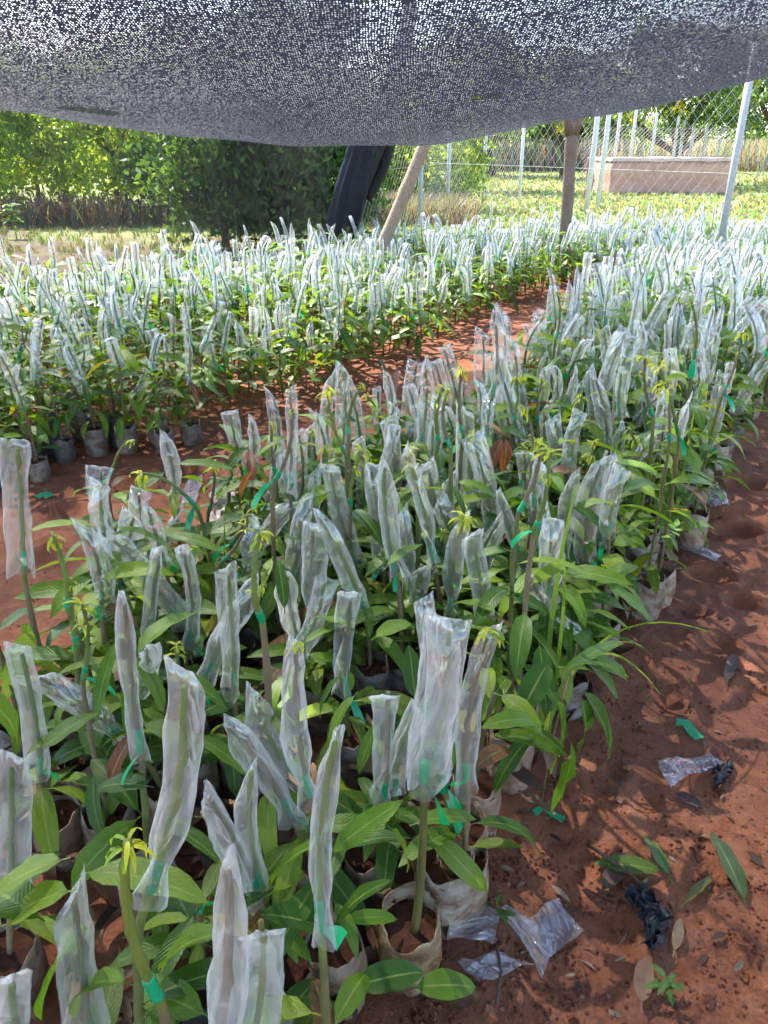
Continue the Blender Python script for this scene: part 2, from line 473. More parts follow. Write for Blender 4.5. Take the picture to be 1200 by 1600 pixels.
def add_pot(mb, r, R=0.05, h=0.14, tint=(0.3, 0.28, 0.25), nu=18, slump=0.0):
    ph = [r.uniform(0, 6) for _ in range(4)]
    def rad(a, z):
        return R * (1 + 0.05 * noise.noise(Vector((math.cos(a) * 2.2 + ph[0], math.sin(a) * 2.2, z * 30))) + 0.03 * noise.noise(Vector((math.cos(a) * 5 + ph[1], math.sin(a) * 5, z * 70))) + 0.045 * math.sin(2 * a + ph[0]) + 0.03 * math.sin(5 * a + ph[1] + z * 30) + 0.018 * math.sin(9 * a + ph[2] - z * 55) - 0.05 * math.cos(z / h * PI * 2))
    zs = [0, 0.008, 0.3 * h, 0.55 * h, 0.8 * h, h] if nu < 30 else [0, 0.008] + [h * k / 12 for k in range(2, 13)]
    rows = []
    def rimz(a): return 0.008 * math.sin(a * 2 + ph[3]) + 0.005 * math.sin(a * 5 + ph[1]) - slump * max(0, math.cos(a + PI / 2)) 
    for i, z in enumerate(zs):
        k = 0.86 if i == 0 else 1.0
        row = []
        for j in range(nu):
            a = 2 * PI * j / nu
            zz = z + (rimz(a) * (z / h) ** 2)
            q = rad(a, z) * k
            row.append(mb.vert((q * math.cos(a), q * math.sin(a), zz), tint, (a * R, z)))
        rows.append(row)
    for (z, k) in ((h + 0.001, 0.955), (h - 0.032, 0.92)):
        rows.append([mb.vert((rad(2 * PI * j / nu, h) * k * math.cos(2 * PI * j / nu), rad(2 * PI * j / nu, h) * k * math.sin(2 * PI * j / nu), z + rimz(2 * PI * j / nu)), tuple(x * 0.85 for x in tint), (j, z)) for j in range(nu)])
    for a, b in zip(rows, rows[1:]):
        for j in range(nu): mb.face((a[j], a[(j + 1) % nu], b[(j + 1) % nu], b[j]))

def add_potsoil(mb, r, R=0.05, h=0.14, nu=18):
    z0 = h - 0.016
    t = (0.10, 0.042, 0.026)
    c = mb.vert((0, 0, z0 + 0.004), t)
    rows = []
    for k in (0.4, 0.75, 0.935):
        rows.append([mb.vert((R * k * math.cos(2 * PI * j / nu), R * k * math.sin(2 * PI * j / nu), z0 + r.uniform(-0.004, 0.006) * (1 if k < 0.9 else 0.3)), t) for j in range(nu)])
    for j in range(nu): mb.face((c, rows[0][j], rows[0][(j + 1) % nu]))
    for a, b in zip(rows, rows[1:]):
        for j in range(nu): mb.face((a[j], b[j], b[(j + 1) % nu], a[(j + 1) % nu]))

def add_shoot(mb, p, d, r, n=10, L=0.04, lod=3, m=0):
    x, y = frame(d)
    lax = r.random()
    for i in range(n):
        a = 2 * PI * i / n + r.uniform(-0.4, 0.4)
        el = r.uniform(0.0, 1.1)
        dd = (x * math.cos(a) + y * math.sin(a)) * math.cos(el) + d * math.sin(el)
        k = r.uniform(0.75, 1.25)
        c = (0.46 * k, 0.50 * k, 0.035 * k) if r.random() < 0.75 else (0.22 * k, 0.33 * k, 0.03 * k)
        add_leaf(mb, p + d * r.uniform(-0.012, 0.004), dd, L * r.uniform(0.6, 1.15), L * 0.17, r.uniform(0.8, 1.4) + 1.2 * lax, r.uniform(-0.4, 0.4), c, lod, m, 0.02)

GREEN = (0.008, 0.36, 0.15)

def add_tape(mb, pts, rad, r, tail=None, m=0, n=8):
    """wound tape over the graft, with an optional loose tail"""
    q = []; rr = []
    K = 12 if n > 5 else 4
    P = [Vector(p) for p in pts]
    for i in range(K + 1):
        t = i / K * (len(P) - 1); j = min(int(t), len(P) - 2)
        q.append(P[j].lerp(P[j + 1], t - j))
        rr.append(rad * (1.30 + (0.16 if i % 2 else 0.0) - (0.2 if i in (0, K) else 0)))
    g = r.uniform(0.75, 1.2)
    tint = tuple(c * g for c in GREEN)
    add_tube(mb, q, rr, n, tint, m)
    if tail:
        base, d, L, W = tail
        d = Vector(d).normalized(); cur = d.copy(); p = Vector(base)
        side = d.cross(Vector((0, 0, 1)))
        if side.length < 0.05: side = Vector((1, 0, 0))
        side.normalize(); side = Matrix.Rotation(r.uniform(-0.7, 0.7), 3, d) @ side
        rows = []
        K2 = 6
        tw = r.uniform(-0.25, 0.25)
        for i in range(K2 + 1):
            t = i / K2
            w = W * (0.25 + 0.75 * min(1, t * 1.6)) * 0.5
            rows.append((mb.vert(p + side * w, tint), mb.vert(p - side * w, tint)))
            cur = (cur + Vector((0, 0, -0.22))).normalized()
            side = Matrix.Rotation(tw, 3, cur) @ side
            p = p + cur * (L / K2)
        for a, b in zip(rows, rows[1:]): mb.face((a[0], a[1], b[1], b[0]), m)

POT_TINTS = [(0.34, 0.31, 0.27), (0.24, 0.22, 0.20), (0.15, 0.145, 0.145), (0.42, 0.37, 0.28), (0.28, 0.23, 0.18), (0.19, 0.18, 0.18)]

def seedling_parts(r, B, T, bend, W, side, lod=1, shoot=False, sleeve=True, leaves=9, leaf_len=0.13, z_lo=0.13, z_hi=None, tail=None, pot=True, R=0.05, pot_h=0.14, pot_tint=None, rs=0.0042, extra=None, canopy=1.0, base=None, tie=0.0, shoot_n=10, grn=None, style=None):
    """meshes of one grafted seedling standing at the origin; B: where the sleeve ends below, T: its top"""
    B, T = Vector(B), Vector(T)
    base = Vector((0, 0, pot_h - 0.05)) if base is None else base
    d = T - B
    ctrl = (B + T) / 2 + Vector(bend)
    up = bez(B, ctrl, T, 20 if lod else 5)
    c1 = B - (ctrl - B) * 0.5
    c1 = Vector((c1.x * 0.6, c1.y * 0.6, max(c1.z, B.z * 0.55)))
    low = bez(base, c1, B, 7 if lod else 3)
    res = {}
    brown = r.choice([(0.18, 0.13, 0.065), (0.15, 0.14, 0.05), (0.14, 0.16, 0.05), (0.21, 0.16, 0.095)])
    green = (0.15, 0.185 * r.uniform(0.85, 1.2), 0.04)
    sc = r.choice([(0.14, 0.14, 0.075), green, green, (0.12, 0.17, 0.04), (0.17, 0.14, 0.085)])
    if grn: sc = grn
    ms = MB()
    stop = int(len(up) * (0.93 if sleeve else 1.0))
    line = low + up[1:stop + 1]
    nl = len(line)
    for i in range(1, nl):
        if lod and i % 4 == 0:
            line[i] = line[i] + Vector((r.uniform(-1, 1), r.uniform(-1, 1), 0)) * 0.0028
    rr = [rs * (1.3 - 0.5 * i / nl) * (1.22 if (lod and i % 4 == 0) else 1.0) for i in range(nl)]
    add_tube(ms, line, rr, 7 if lod else 3, tints=[brown if i < len(low) * 0.8 else sc for i in range(nl)])
    res['stem'] = ms
    mt = MB()
    gi = 1 if sleeve else 0
    gp = [up[gi], up[gi + (3 if lod else 1)]] if not lod else up[gi:gi + 4]
    if tail is None and r.random() < 0.5:
        a = r.uniform(0, 2 * PI)
        tail = ((math.cos(a), math.sin(a), -0.2), r.uniform(0.035, 0.09), r.uniform(0.012, 0.024))
    add_tape(mt, gp, rs, r, (up[gi], *tail) if tail else None, 0, 8 if lod else 4)
    res['graft_tape'] = mt
    if sleeve:
        mv = MB()
        ext = up[-1] + (up[-1] - up[-2]).normalized() * 0.004
        add_sleeve(mv, up[:-1] + [ext], W, Vector(side), r, 9 if lod else 3, 0.0046 if lod else 0.004, tie=tie, style=style)
        res['sleeve'] = mv
    if shoot and not (sleeve and False):
        mh = MB()
        dd = (up[-1] - up[-3]).normalized()
        add_shoot(mh, up[-1], dd, r, r.randint(7, shoot_n + 4) if lod else 5, r.choice([0.022, 0.03, 0.04, 0.052]) * r.uniform(.85, 1.15), 4 if lod else 2)
        if lod and r.random() < 0.4 and not sleeve:
            add_shoot(mh, up[-6], dd, r, 6, 0.035, 3)
        res['young_shoot'] = mh
    ml = MB()
    z_hi = z_hi if z_hi is not None else B.z * 0.97
    ga = r.uniform(0, 6)
    for i in range(leaves):
        t = (i + r.uniform(0, 1)) / leaves
        z = z_lo + (z_hi - z_lo) * t
        j = min(range(len(low)), key=lambda k: abs(low[k].z - z))
        p = Vector((low[j].x, low[j].y, min(z, B.z + 0.08)))
        a = ga + i * 2.4 + r.uniform(-0.5, 0.5)
        el = r.uniform(-0.15, 0.75)
        dv = Vector((math.cos(a) * math.cos(el), math.sin(a) * math.cos(el), math.sin(el)))
        L = leaf_len * r.uniform(0.65, 1.25)
        add_leaf(ml, p, dv, L, L * r.uniform(0.25, 0.33), r.uniform(0.5, 1.5), r.uniform(-0.5, 0.5), leaf_tint(r, 0.5 if r.random() < 0.12 else 0), (6 if lod else 3), 0, 0.07, 0.018 if lod else 0.01, r.uniform(0.1, 0.35), r.uniform(0, 6))
    if extra:
        for e in extra: add_leaf(ml, *e)
    res['leaves'] = ml
    if pot:
        mp = MB(); add_pot(mp, r, R, pot_h, pot_tint or r.choice(POT_TINTS)); res['pot'] = mp
        mo = MB(); add_potsoil(mo, r, R, pot_h); res['soil'] = mo
    return res

PART_MAT = {'stem': 'stem', 'graft_tape': 'tape', 'sleeve': 'sleeve', 'young_shoot': 'shoot', 'leaves': 'leaf', 'pot': 'pot', 'soil': 'potsoil'}

def make_seedling(parts, loc):
    root = thing('grafted_seedling', None, 'seedling', loc, 'grafted mango seedlings in the nursery beds')
    pot = None
    for k in ('pot', 'stem', 'leaves', 'graft_tape', 'sleeve', 'young_shoot', 'soil'):
        if k in parts and parts[k].f:
            o = parts[k].build(k, M[PART_MAT[k]], pot if (k == 'soil' and pot) else root)
            if k == 'pot': pot = o
    return root

def copy_tree(o, parent=None):
    c = o.copy(); C.objects.link(c); c.parent = parent
    for ch in list(o.children): copy_tree(ch, c)
    return c

# ------------------------------------------------------------------ ground
def height(x, y):
    z = 0.0
    if y < 14 and abs(x) < 9:
        z += 0.020 * noise.noise(Vector((x * 1.3, y * 1.3, 1.7)))
        z += 0.010 * noise.noise(Vector((x * 4.5, y * 4.5, 5.1)))
        n_ = noise.noise(Vector((x * 13, y * 13, 2.2)))
        z += 0.0055 * n_ + (0.006 * max(0, n_ - 0.25) if y < 6 else 0)
        if y < 3.2 and abs(x) < 2.2:
            z += 0.0028 * noise.noise(Vector((x * 40, y * 40, 8.0)))
        for (fx, fy, a, b, dp) in PRINTS:
            q = ((x - fx) / a) ** 2 + ((y - fy) / b) ** 2
            if q < 4: z += -dp * math.exp(-q) + dp * 0.45 * math.exp(-(q - 1.7) ** 2 * 2)
    return z

PRINTS = []
for (px, py, s) in ((1090, 1485, .022), (1135, 1490, .02), (1160, 1510, .024), (1125, 1470, .014), (1185, 1525, .026), (1170, 1535, .02), (910, 1350, .03), (880, 1310, .022), (1000, 1250, .03),
                    (1120, 1010, .05), (1160, 940, .06), (1080, 960, .05), (1180, 1080, .05), (960, 1210, .03), (1040, 1100, .045), (100, 800, .08), (200, 760, .09), (60, 870, .07), (280, 740, .09), (800, 520, .1), (1170, 760, .09), (1150, 830, .08), (720, 570, .1), (1110, 900, .06), (870, 1460, .028)):
    g = at_z(px, py, 0)
    PRINTS.append((g.x, g.y, s * rnd.uniform(0.8, 1.2), s * rnd.uniform(0.7, 1.1), s * 0.45))

def axis(lim_dense, step, lim, grow):
    xs = [0.0]; st = step
    while xs[-1] < lim:
        if xs[-1] > lim_dense: st *= grow
        xs.append(xs[-1] + st)
    return xs

def make_ground():
    xp = axis(1.7, 0.016, 500, 1.16)
    xs = [-x for x in xp[:0:-1]] + xp
    ys = [0.45 + y for y in axis(3.0, 0.015, 600, 1.10)]
    ys = [-500, -60, -8, -2, -0.5, 0.1] + ys
    mb = MB()
    nx = len(xs)
    for y in ys:
        for x in xs: mb.vert((x, y, height(x, y)), (1, 1, 1), (x, y))
    for j in range(len(ys) - 1):
        for i in range(nx - 1):
            a = j * nx + i
            mb.face((a, a + 1, a + 1 + nx, a + nx))
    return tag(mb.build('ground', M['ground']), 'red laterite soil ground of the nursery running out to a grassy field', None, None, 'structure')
make_ground()

# ------------------------------------------------------------------ hero seedlings of the near bed
SL = [  # top x,y, bottom x,y, width px   (photo pixels)
 (24,692,38,902,52),(152,737,178,845,62),(180,832,290,985,60),(247,862,228,1040,30),(285,857,293,1015,33),
 (192,935,222,1190,38),(36,1002,62,1215,46),(62,1045,205,1165,58),(284,1062,228,1412,78),(8,1205,18,1410,62),
 (100,1435,145,1650,92),(0,1570,50,1760,85),(362,1318,335,1660,98),(400,1462,372,1700,76),(408,1440,438,1585,52),
 (358,1115,462,1285,58),(332,1218,406,1405,52),(397,1185,412,1395,42),(400,1072,468,1215,56),(468,985,488,1258,58),
 (527,1160,503,1472,36),(607,1082,598,1255,44),(700,958,680,1200,72),(770,1000,730,1238,48),(662,948,672,1085,42),
 (652,1110,618,1240,56),(360,878,366,1085,40),(400,928,318,1070,44),(452,886,470,1010,44),(508,912,462,1030,44),
 (490,823,492,990,46),(503,795,572,965,42),(548,935,540,1090,40),(656,882,648,950,38),(726,805,706,965,38),
 (735,830,762,985,38),(682,778,726,880,40),(778,768,830,922,32),(838,762,842,880,22),(850,780,844,925,26),
 (895,735,888,892,32),(942,718,918,875,42),(962,722,938,850,30),(738,684,766,838,42),(728,640,738,795,40),
 (634,712,678,888,30),(578,728,600,892,36),(602,718,620,905,40),(668,725,688,865,42),(655,628,674,745,40),
 (664,562,654,705,36),(606,655,612,770,38),(590,605,598,690,17),(526,575,512,705,30),(540,634,536,735,40),
 (452,600,454,775,20),(466,672,468,790,26),(440,712,468,815,32),(428,692,404,815,26),(490,742,484,850,24),
 (516,725,556,885,42),(470,785,395,880,50),(772,484,768,625,44),(756,520,757,630,30),(792,490,796,575,15),
 (806,540,790,625,32),(776,562,812,690,27),(786,600,815,720,36),(766,618,776,700,22),(872,462,868,540,40),
 (838,520,830,580,20),(856,553,834,640,24),(726,590,731,655,24),(812,575,813,650,18),(864,650,888,755,32),
 (976,515,944,632,46),(922,580,934,692,42),(974,590,964,700,25),(1048,548,1034,655,28),(1022,522,1030,600,22),
 (1084,508,1092,608,30),(1110,515,1108,612,26),(1042,566,1052,640,24),(1127,588,1103,698,19),(1200,556,1148,645,34),
 (1088,566,1086,660,22),(1054,640,1006,735,26),(972,660,960,752,24),(1146,500,1122,575,22),(1190,472,1186,560,28),
 (902,600,898,690,24),(848,640,846,720,22),(1006,500,1000,590,24),(930,500,926,580,26),(900,520,905,610,24),
 (690,645,694,760,26),(560,690,566,790,26),(700,740,712,850,28),(630,800,640,930,30),(820,700,824,800,26),
 (1010,600,1016,690,22),(1060,480,1056,570,24),(1150,430,1146,520,24),(990,440,986,520,22),(1100,430,1096,510,22),
]
SHOOTS = [  # tip x,y, graft x,y
 (83,838,105,950),(112,905,120,1010),(128,945,130,1060),(205,688,172,745),(222,740,305,790),(334,725,326,800),(392,782,362,850),
 (385,805,345,880),(406,835,410,970),(425,662,430,740),(456,640,430,750),(488,672,490,740),(512,610,540,710),(566,600,545,680),
 (508,700,506,770),(566,705,548,790),(540,762,542,810),(200,1315,248,1560),(276,1005,285,1075),(690,604,686,690),(722,578,724,680),
 (845,688,810,800),(806,590,802,660),(858,705,835,830),(1008,560,1020,650),(1004,478,1003,520),(870,456,868,530),(848,592,840,660),
 (1040,600,1046,690),(1160,520,1130,615),(1030,572,1060,680),(838,690,812,760),(820,640,830,720),(930,690,935,770),(1080,470,1084,560),(700,610,704,700),(690,830,700,910),(640,700,652,790),
]
HEROLEAF = [  # base x,y, tip x,y, z of base, width m, tint key, z of tip
 (860,1030,822,1110,0.36,.058,'d',0.30),(842,1000,850,1105,0.36,.045,'d',0.27),(885,1040,968,1052,0.36,.034,'m',0.30),(905,1075,965,1182,0.33,.058,'d',0.17),
 (868,1085,890,1200,0.34,.058,'m',0.18),(890,1150,897,1256,0.28,.058,'m',0.12),(905,1085,925,1175,0.33,.058,'d',0.2),(840,1140,775,1225,0.26,.045,'d',0.16),
 (940,910,1010,965,0.36,.045,'m',0.30),(925,920,1000,890,0.36,.042,'y',0.34),(948,880,985,915,0.34,.035,'d',0.28),(870,1060,990,1005,0.34,.03,'m',0.3),
 (120,1390,20,1440,0.50,.05,'y',0.44),(125,1365,310,1390,0.46,.062,'y',0.46),(110,1340,0,1395,0.50,.055,'y',0.46),(70,1440,-20,1400,0.46,.055,'m',0.42),
 (150,1440,60,1560,0.42,.055,'m',0.3),(250,1520,310,1440,0.3,.05,'m',0.42),(330,1590,210,1560,0.36,.05,'m',0.3),
 (640,1310,560,1320,0.30,.038,'d',0.29),(640,1290,690,1285,0.31,.036,'m',0.3),(605,1290,645,1350,0.31,.036,'y',0.22),(420,1390,475,1290,0.2,.055,'m',0.36),
 (520,1460,425,1425,0.22,.05,'d',0.28),(520,1460,565,1365,0.2,.045,'d',0.34),(545,1545,650,1530,0.12,.05,'d',0.11),(640,1545,730,1548,0.10,.05,'m',0.08),
 (505,1520,455,1585,0.16,.045,'d',0.12),(500,1130,505,1060,0.3,.035,'d',0.4),(560,990,500,965,0.38,.034,'m',0.37),(580,1000,640,980,0.38,.038,'y',0.36),
 (650,1100,640,1020,0.3,.042,'d',0.38),(560,1080,520,1140,0.3,.036,'m',0.24),(600,1120,570,1180,0.28,.034,'m',0.22),(780,960,715,945,0.38,.042,'m',0.34),
 (785,930,850,960,0.36,.044,'d',0.32),(760,980,690,1000,0.34,.04,'d',0.3),(400,730,378,770,0.52,.03,'r',0.44),(395,760,392,705,0.46,.028,'r',0.52),
 (395,750,360,770,0.46,.026,'y',0.44),(395,720,415,705,0.48,.022,'y',0.5),
 (788,680,766,735,0.50,.042,'r',0.40),(790,680,792,735,0.50,.042,'r',0.40),(786,680,765,668,0.5,.028,'o',0.5),
 (590,580,612,625,0.3,.03,'r',0.2),(310,640,300,590,0.2,.03,'r',0.3),
 (1100,740,1070,690,0.25,.03,'m',0.3),(1020,610,1012,650,0.3,.03,'r',0.25),(940,720,930,760,0.3,.03,'r',0.22),
 (170,1240,180,1190,0.3,.04,'r',0.36),(30,1160,0,1080,0.42,.055,'m',0.52),(60,1180,140,1120,0.4,.045,'m',0.4),(150,1130,170,1010,0.36,.03,'m',0.46),
 (215,1130,290,1160,0.38,.04,'m',0.36),(300,1150,360,1190,0.36,.04,'m',0.32),(240,1230,160,1235,0.36,.045,'d',0.33),
 (445,960,440,880,0.38,.03,'d',0.46),(470,1010,520,985,0.36,.032,'m',0.36),(600,890,640,860,0.42,.035,'m',0.44),
]
LT = {'d': (0.045, 0.115, 0.016), 'm': (0.100, 0.195, 0.017), 'y': (0.17, 0.26, 0.026), 'r': (0.16, 0.045, 0.028), 'o': (0.30, 0.12, 0.02)}

def solve_sleeve(tx, ty, bx, by, Lw, lo=0.22, hi=0.50):
    best = None
    for i in range(57):
        z = lo + (hi - lo) * i / 56
        b = at_z(bx, by, z); t = at_y(tx, ty, b.y)
        e = abs((t - b).length - Lw)
        if best is None or e < best[0]: best = (e, b, t)
    return best[1], best[2]

heroes = []     # dicts: B, T, W, shoot, G, sleeve
hr = random.Random(5)
for i, (tx, ty, bx, by, w) in enumerate(SL):
    Lw = 0.30 if ty > 560 else 0.28
    b, t = solve_sleeve(tx, ty, bx, by, Lw)
    t = t + Vector((0, hr.uniform(-0.03, 0.03), 0))
    dep = to_px((b + t) / 2)[2]
    W = max(0.030, min(0.092 if i in (12, 13, 10) else 0.064, w * dep / FPX * 0.90))
    lean = (t - b)
    g = Vector((b.x - max(-0.05, min(0.05, lean.x * 0.35)) + hr.uniform(-.015, .015), b.y + hr.uniform(-0.02, 0.03), 0))
    heroes.append(dict(B=b, T=t, W=W, G=g, sleeve=True, px=((tx + bx) / 2, (ty + by) / 2), lean=(tx - bx) / max(1, abs(by - ty)), wpx=w, hpx=by - ty))
for (tx, ty, bx, by) in SHOOTS:
    Lw = 0.15 if math.hypot(tx - bx, ty - by) < 200 else 0.24
    b, t = solve_sleeve(tx, ty, bx, by, Lw, 0.30, 0.55)
    g = Vector((b.x - max(-0.05, min(0.05, (t.x - b.x) * 0.3)), b.y + hr.uniform(-0.02, 0.03), 0))
    heroes.append(dict(B=b, T=t, W=0, G=g, sleeve=False, px=((tx + bx) / 2, (ty + by) / 2), lean=(tx - bx) / max(1, abs(by - ty)), wpx=0, hpx=by - ty))
# spread pots that would overlap
for it in range(30):
    for i in range(len(heroes)):
        for j in range(i):
            a, b = heroes[i]['G'], heroes[j]['G']
            d = a - b; l = d.length
            if l < 0.088:
                if l < 1e-4: d = Vector((1, 0, 0)); l = 1
                s = d / l * (0.088 - min(l, 0.088)) * 0.4
                heroes[i]['G'] = a + s; heroes[j]['G'] = b - s

# the two pots at the end of the bed
END_POTS = [(640, 1512, (0.34, 0.255, 0.15)), (692, 1432, (0.36, 0.31, 0.24)), (716, 1372, (0.34, 0.26, 0.17)), (738, 1300, (0.30, 0.22, 0.16)), (792, 1215, (0.32, 0.22, 0.16))]
free_pots = [at_z(x, y, 0.0) for x, y, _ in END_POTS]

leaf_for = {}
for (x0, y0, x1, y1, z0, w, k, z1) in HEROLEAF:
    a = at_z(x0, y0, z0); b = at_z(x1, y1, z1)
    if (b - a).length > 0.24: b = a + (b - a).normalized() * 0.24
    if (b - a).length < 0.09: b = a + (b - a).normalized() * 0.10
    i = min(range(len(heroes)), key=lambda q: (heroes[q]['G'] - Vector((a.x, a.y, 0))).length + 0.3 * max(0, a.z - heroes[q]['B'].z))
    leaf_for.setdefault(i, []).append((a, b, w, LT[k]))

STYLE = {0: 'flat', 1: 'cap', 8: 'skew', 10: 'skew', 12: 'tent', 13: 'cap', 14: 'cap', 15: 'peak', 16: 'skew', 17: 'peak', 18: 'peak', 19: 'peak', 20: 'peak', 21: 'cap', 22: 'cap', 23: 'skew', 26: 'flat', 30: 'flat', 34: 'peak', 37: 'peak', 40: 'peak', 43: 'flat', 51: 'flat'}
all_seedlings = []   # (root, info)
for i, h in enumerate(heroes):
    r = random.Random(100 + i)
    G = h['G'].copy(); G.z = height(G.x, G.y) - 0.012
    B, T = h['B'] - G, h['T'] - G
    view = (h['B'] - CAM); view.z = 0; view.normalize()
    side = Matrix.Rotation(r.uniform(-0.45, 0.45), 3, 'Z') @ Vector((view.y, -view.x, 0))
    bend = Vector((r.uniform(-.035, .035), r.uniform(-.025, .025), 0))
    if abs(h['lean']) > 0.55: bend = Vector((0, 0, 0.045))
    ext = []
    for (a, b, w, t) in leaf_for.get(i, []):
        a, b = a - G, b - G
        L = (b - a).length
        st = a.lerp(Vector((B.x * 0.5, B.y * 0.5, a.z)), 0.15)
        ext.append((a, (b - a) + Vector((0, 0, 0.3 * L)), L * 1.06, w, 0.62, r.uniform(-.3, .3), t, 9, 0, 0.07, 0.012, r.uniform(.12, .3), r.uniform(0, 6)))
    D = G.y
    nl = r.randint(4, 6) if D < 1.2 else (r.randint(5, 8) if D < 1.7 else r.randint(8, 11))
    big = (not h['sleeve']) and h['hpx'] > 200
    parts = seedling_parts(r, B, T, bend if not big else Vector((-0.03, 0, 0.0)), h['W'], side, 1, shoot=(not h['sleeve']) or r.random() < 0.15, sleeve=h['sleeve'],
                           leaves=nl, leaf_len=0.135 if D < 1.7 else 0.14, z_lo=0.15, z_hi=max(0.22, B.z * (0.78 if D < 1.7 else 0.86)),
                           R=0.050, pot_h=r.uniform(0.12, 0.145), rs=r.uniform(0.0036, 0.0048) * (1.2 if big else 1), extra=ext,
                           tie=r.choice([0, 0.2, 0.4, 0.55]), base=None, shoot_n=12, style=STYLE.get(i) if h['sleeve'] else None, grn=(0.16, 0.19, 0.03) if big else None,
                           pot_tint=r.choice([(0.34, 0.26, 0.18), (0.30, 0.22, 0.16), (0.26, 0.20, 0.15), (0.20, 0.17, 0.15)]))
    root = make_seedling(parts, G)
    all_seedlings.append((root, dict(h, pos=h['G'], bed='near')))

# ------------------------------------------------------------------ seedlings of the beds, by jittered rows
def inside(poly, x, y):
    c = False; j = len(poly) - 1
    for i in range(len(poly)):
        (xi, yi), (xj, yj) = poly[i], poly[j]
        if (yi > y) != (yj > y) and x < (xj - xi) * (y - yi) / (yj - yi) + xi: c = not c
        j = i
    return c

def gpoly(pxs):
    return [tuple(at_z(x, y, 0)[:2]) for x, y in pxs]

near_bed = gpoly([(600, 1560), (700, 1440), (770, 1330), (835, 1230), (930, 1080), (1000, 950), (1050, 870), (1100, 770), (1165, 680), (1260, 600), (1300, 474), (975, 474), (925, 512), (860, 590), (790, 680), (640, 780), (520, 810), (400, 850), (260, 960), (90, 1120), (-100, 1350), (-100, 1700), (300, 1800)])
back_bed = gpoly([(-90, 790), (100, 738), (250, 705), (360, 676), (440, 655), (510, 630), (620, 582), (700, 540), (760, 505), (850, 470), (905, 456), (960, 466), (1300, 471)]) + [(6.2, 9.6), (2.6, 9.9), (0.2, 8.9), (-1.2, 7.3), (-2.6, 6.2), (-4.2, 5.5), (-4.0, 4.0)]

ar = random.Random(77)
auto = []
sp = 0.135
taken = [h['G'] for h in heroes]
for (poly, bed, s) in ((near_bed, 'near', 0.115), (back_bed, 'back', 0.160)):
    xs = [p[0] for p in poly]; ys = [p[1] for p in poly]
    y = min(ys); row = 0
    while y < max(ys):
        x = min(xs) + (row % 2) * s * 0.5
        while x < max(xs):
            X = x + ar.uniform(-.28, .28) * s; Y = y + ar.uniform(-.28, .28) * s
            if inside(poly, X, Y):
                q = to_px((X, Y, 0.35))
                if -70 < q[0] < 1270 and q[1] < 1700:
                    if bed == 'near' and any((Vector((X, Y, 0)) - g).length < 0.084 for g in taken): x += s; continue
                    if bed == 'near' and any((Vector((X, Y, 0)) - Vector((g.x, g.y, 0))).length < 0.10 for g in free_pots): x += s; continue
                    auto.append((Y + abs(X) * 0.1, X, Y, bed))
            x += s
        y += s * 0.9; row += 1
auto.sort()
n_ind = max(0, 296 - len(heroes) - len(END_POTS))

def random_seedling(r, lod, sleeve=True, low=False):
    zb = r.uniform(0.22, 0.40)
    L = r.uniform(0.16, 0.275)
    a = r.uniform(0, 2 * PI); ln = abs(r.gauss(0, 0.27))
    if r.random() < 0.08: ln = 0.7
    B = Vector((r.uniform(-.02, .02), r.uniform(-.02, .02), zb))
    dv = Vector((math.cos(a) * ln, math.sin(a) * ln, 1)).normalized()
    W = r.uniform(0.042, 0.064)
    sd = r.uniform(-0.7, 0.7)
    if not sleeve: L = r.uniform(0.08, 0.2) if not low else 0.05
    bend = Vector((r.uniform(-.03, .03), r.uniform(-.03, .03), 0))
    return seedling_parts(r, B, B + dv * L, bend, W, (math.cos(sd), math.sin(sd), 0), lod, shoot=(not sleeve and not low) or r.random() < 0.06,
                          sleeve=sleeve, tie=r.choice([0, 0.2, 0.4, 0.55]), leaves=(r.randint(12, 16) if lod else 11), leaf_len=0.15 if not low else 0.135, z_lo=0.13, z_hi=zb * (1.3 if not low else 1.05), pot=bool(lod),
                          R=0.049, pot_h=r.uniform(0.11, 0.14), pot_tint=r.choice([(0.16, 0.15, 0.15), (0.21, 0.19, 0.18), (0.13, 0.125, 0.13), (0.26, 0.22, 0.18)]) if r.random() < 0.75 else None)

protos = {'s': [], 'u': [], 'low': []}
def proto_info(parts): return parts
vr = random.Random(31)
for k, n in (('s', 26), ('u', 7), ('low', 10)):
    for i in range(n):
        protos[k].append([random_seedling(vr, 1, k == 's', k == 'low'), None])
ind = auto[:n_ind]
for (_, X, Y, bed) in ind:
    if bed == 'near' and Y < 1.5 and ar.random() < 0.72: continue
    if bed == 'near' and Y < 1.75: k = 'low' if (Y < 1.15 or ar.random() < 0.35) else 's'
    elif bed == 'near': k = ar.choices(['s', 'u', 'low'], [0.74, 0.12, 0.14])[0]
    else: k = ar.choices(['s', 'u', 'low'], [0.80, 0.08, 0.12])[0]
    e = ar.choice(protos[k])
    loc = (X, Y, height(X, Y) - 0.014)
    if e[1] is None:
        e[1] = make_seedling(e[0], loc); root = e[1]
    else:
        root = copy_tree(e[1]); root.location = loc
    rz = ar.uniform(-0.5, 0.5) + (PI if ar.random() < 0.5 else 0)
    root.rotation_euler = (0, 0, rz)
    s = ar.uniform(0.88, 1.1); root.scale = (s, s, s)
    q = to_px((X, Y, 0.45))
    pv = Vector(e[0]['stem'].v[-1]); pv = Matrix.Rotation(rz, 3, 'Z') @ pv
    all_seedlings.append((root, dict(pos=Vector((X, Y, 0)), px=q[:2], bed=bed, sleeve=(k == 's'), low=(k == 'low'), lean=pv.x / 0.4, wpx=0, hpx=0)))

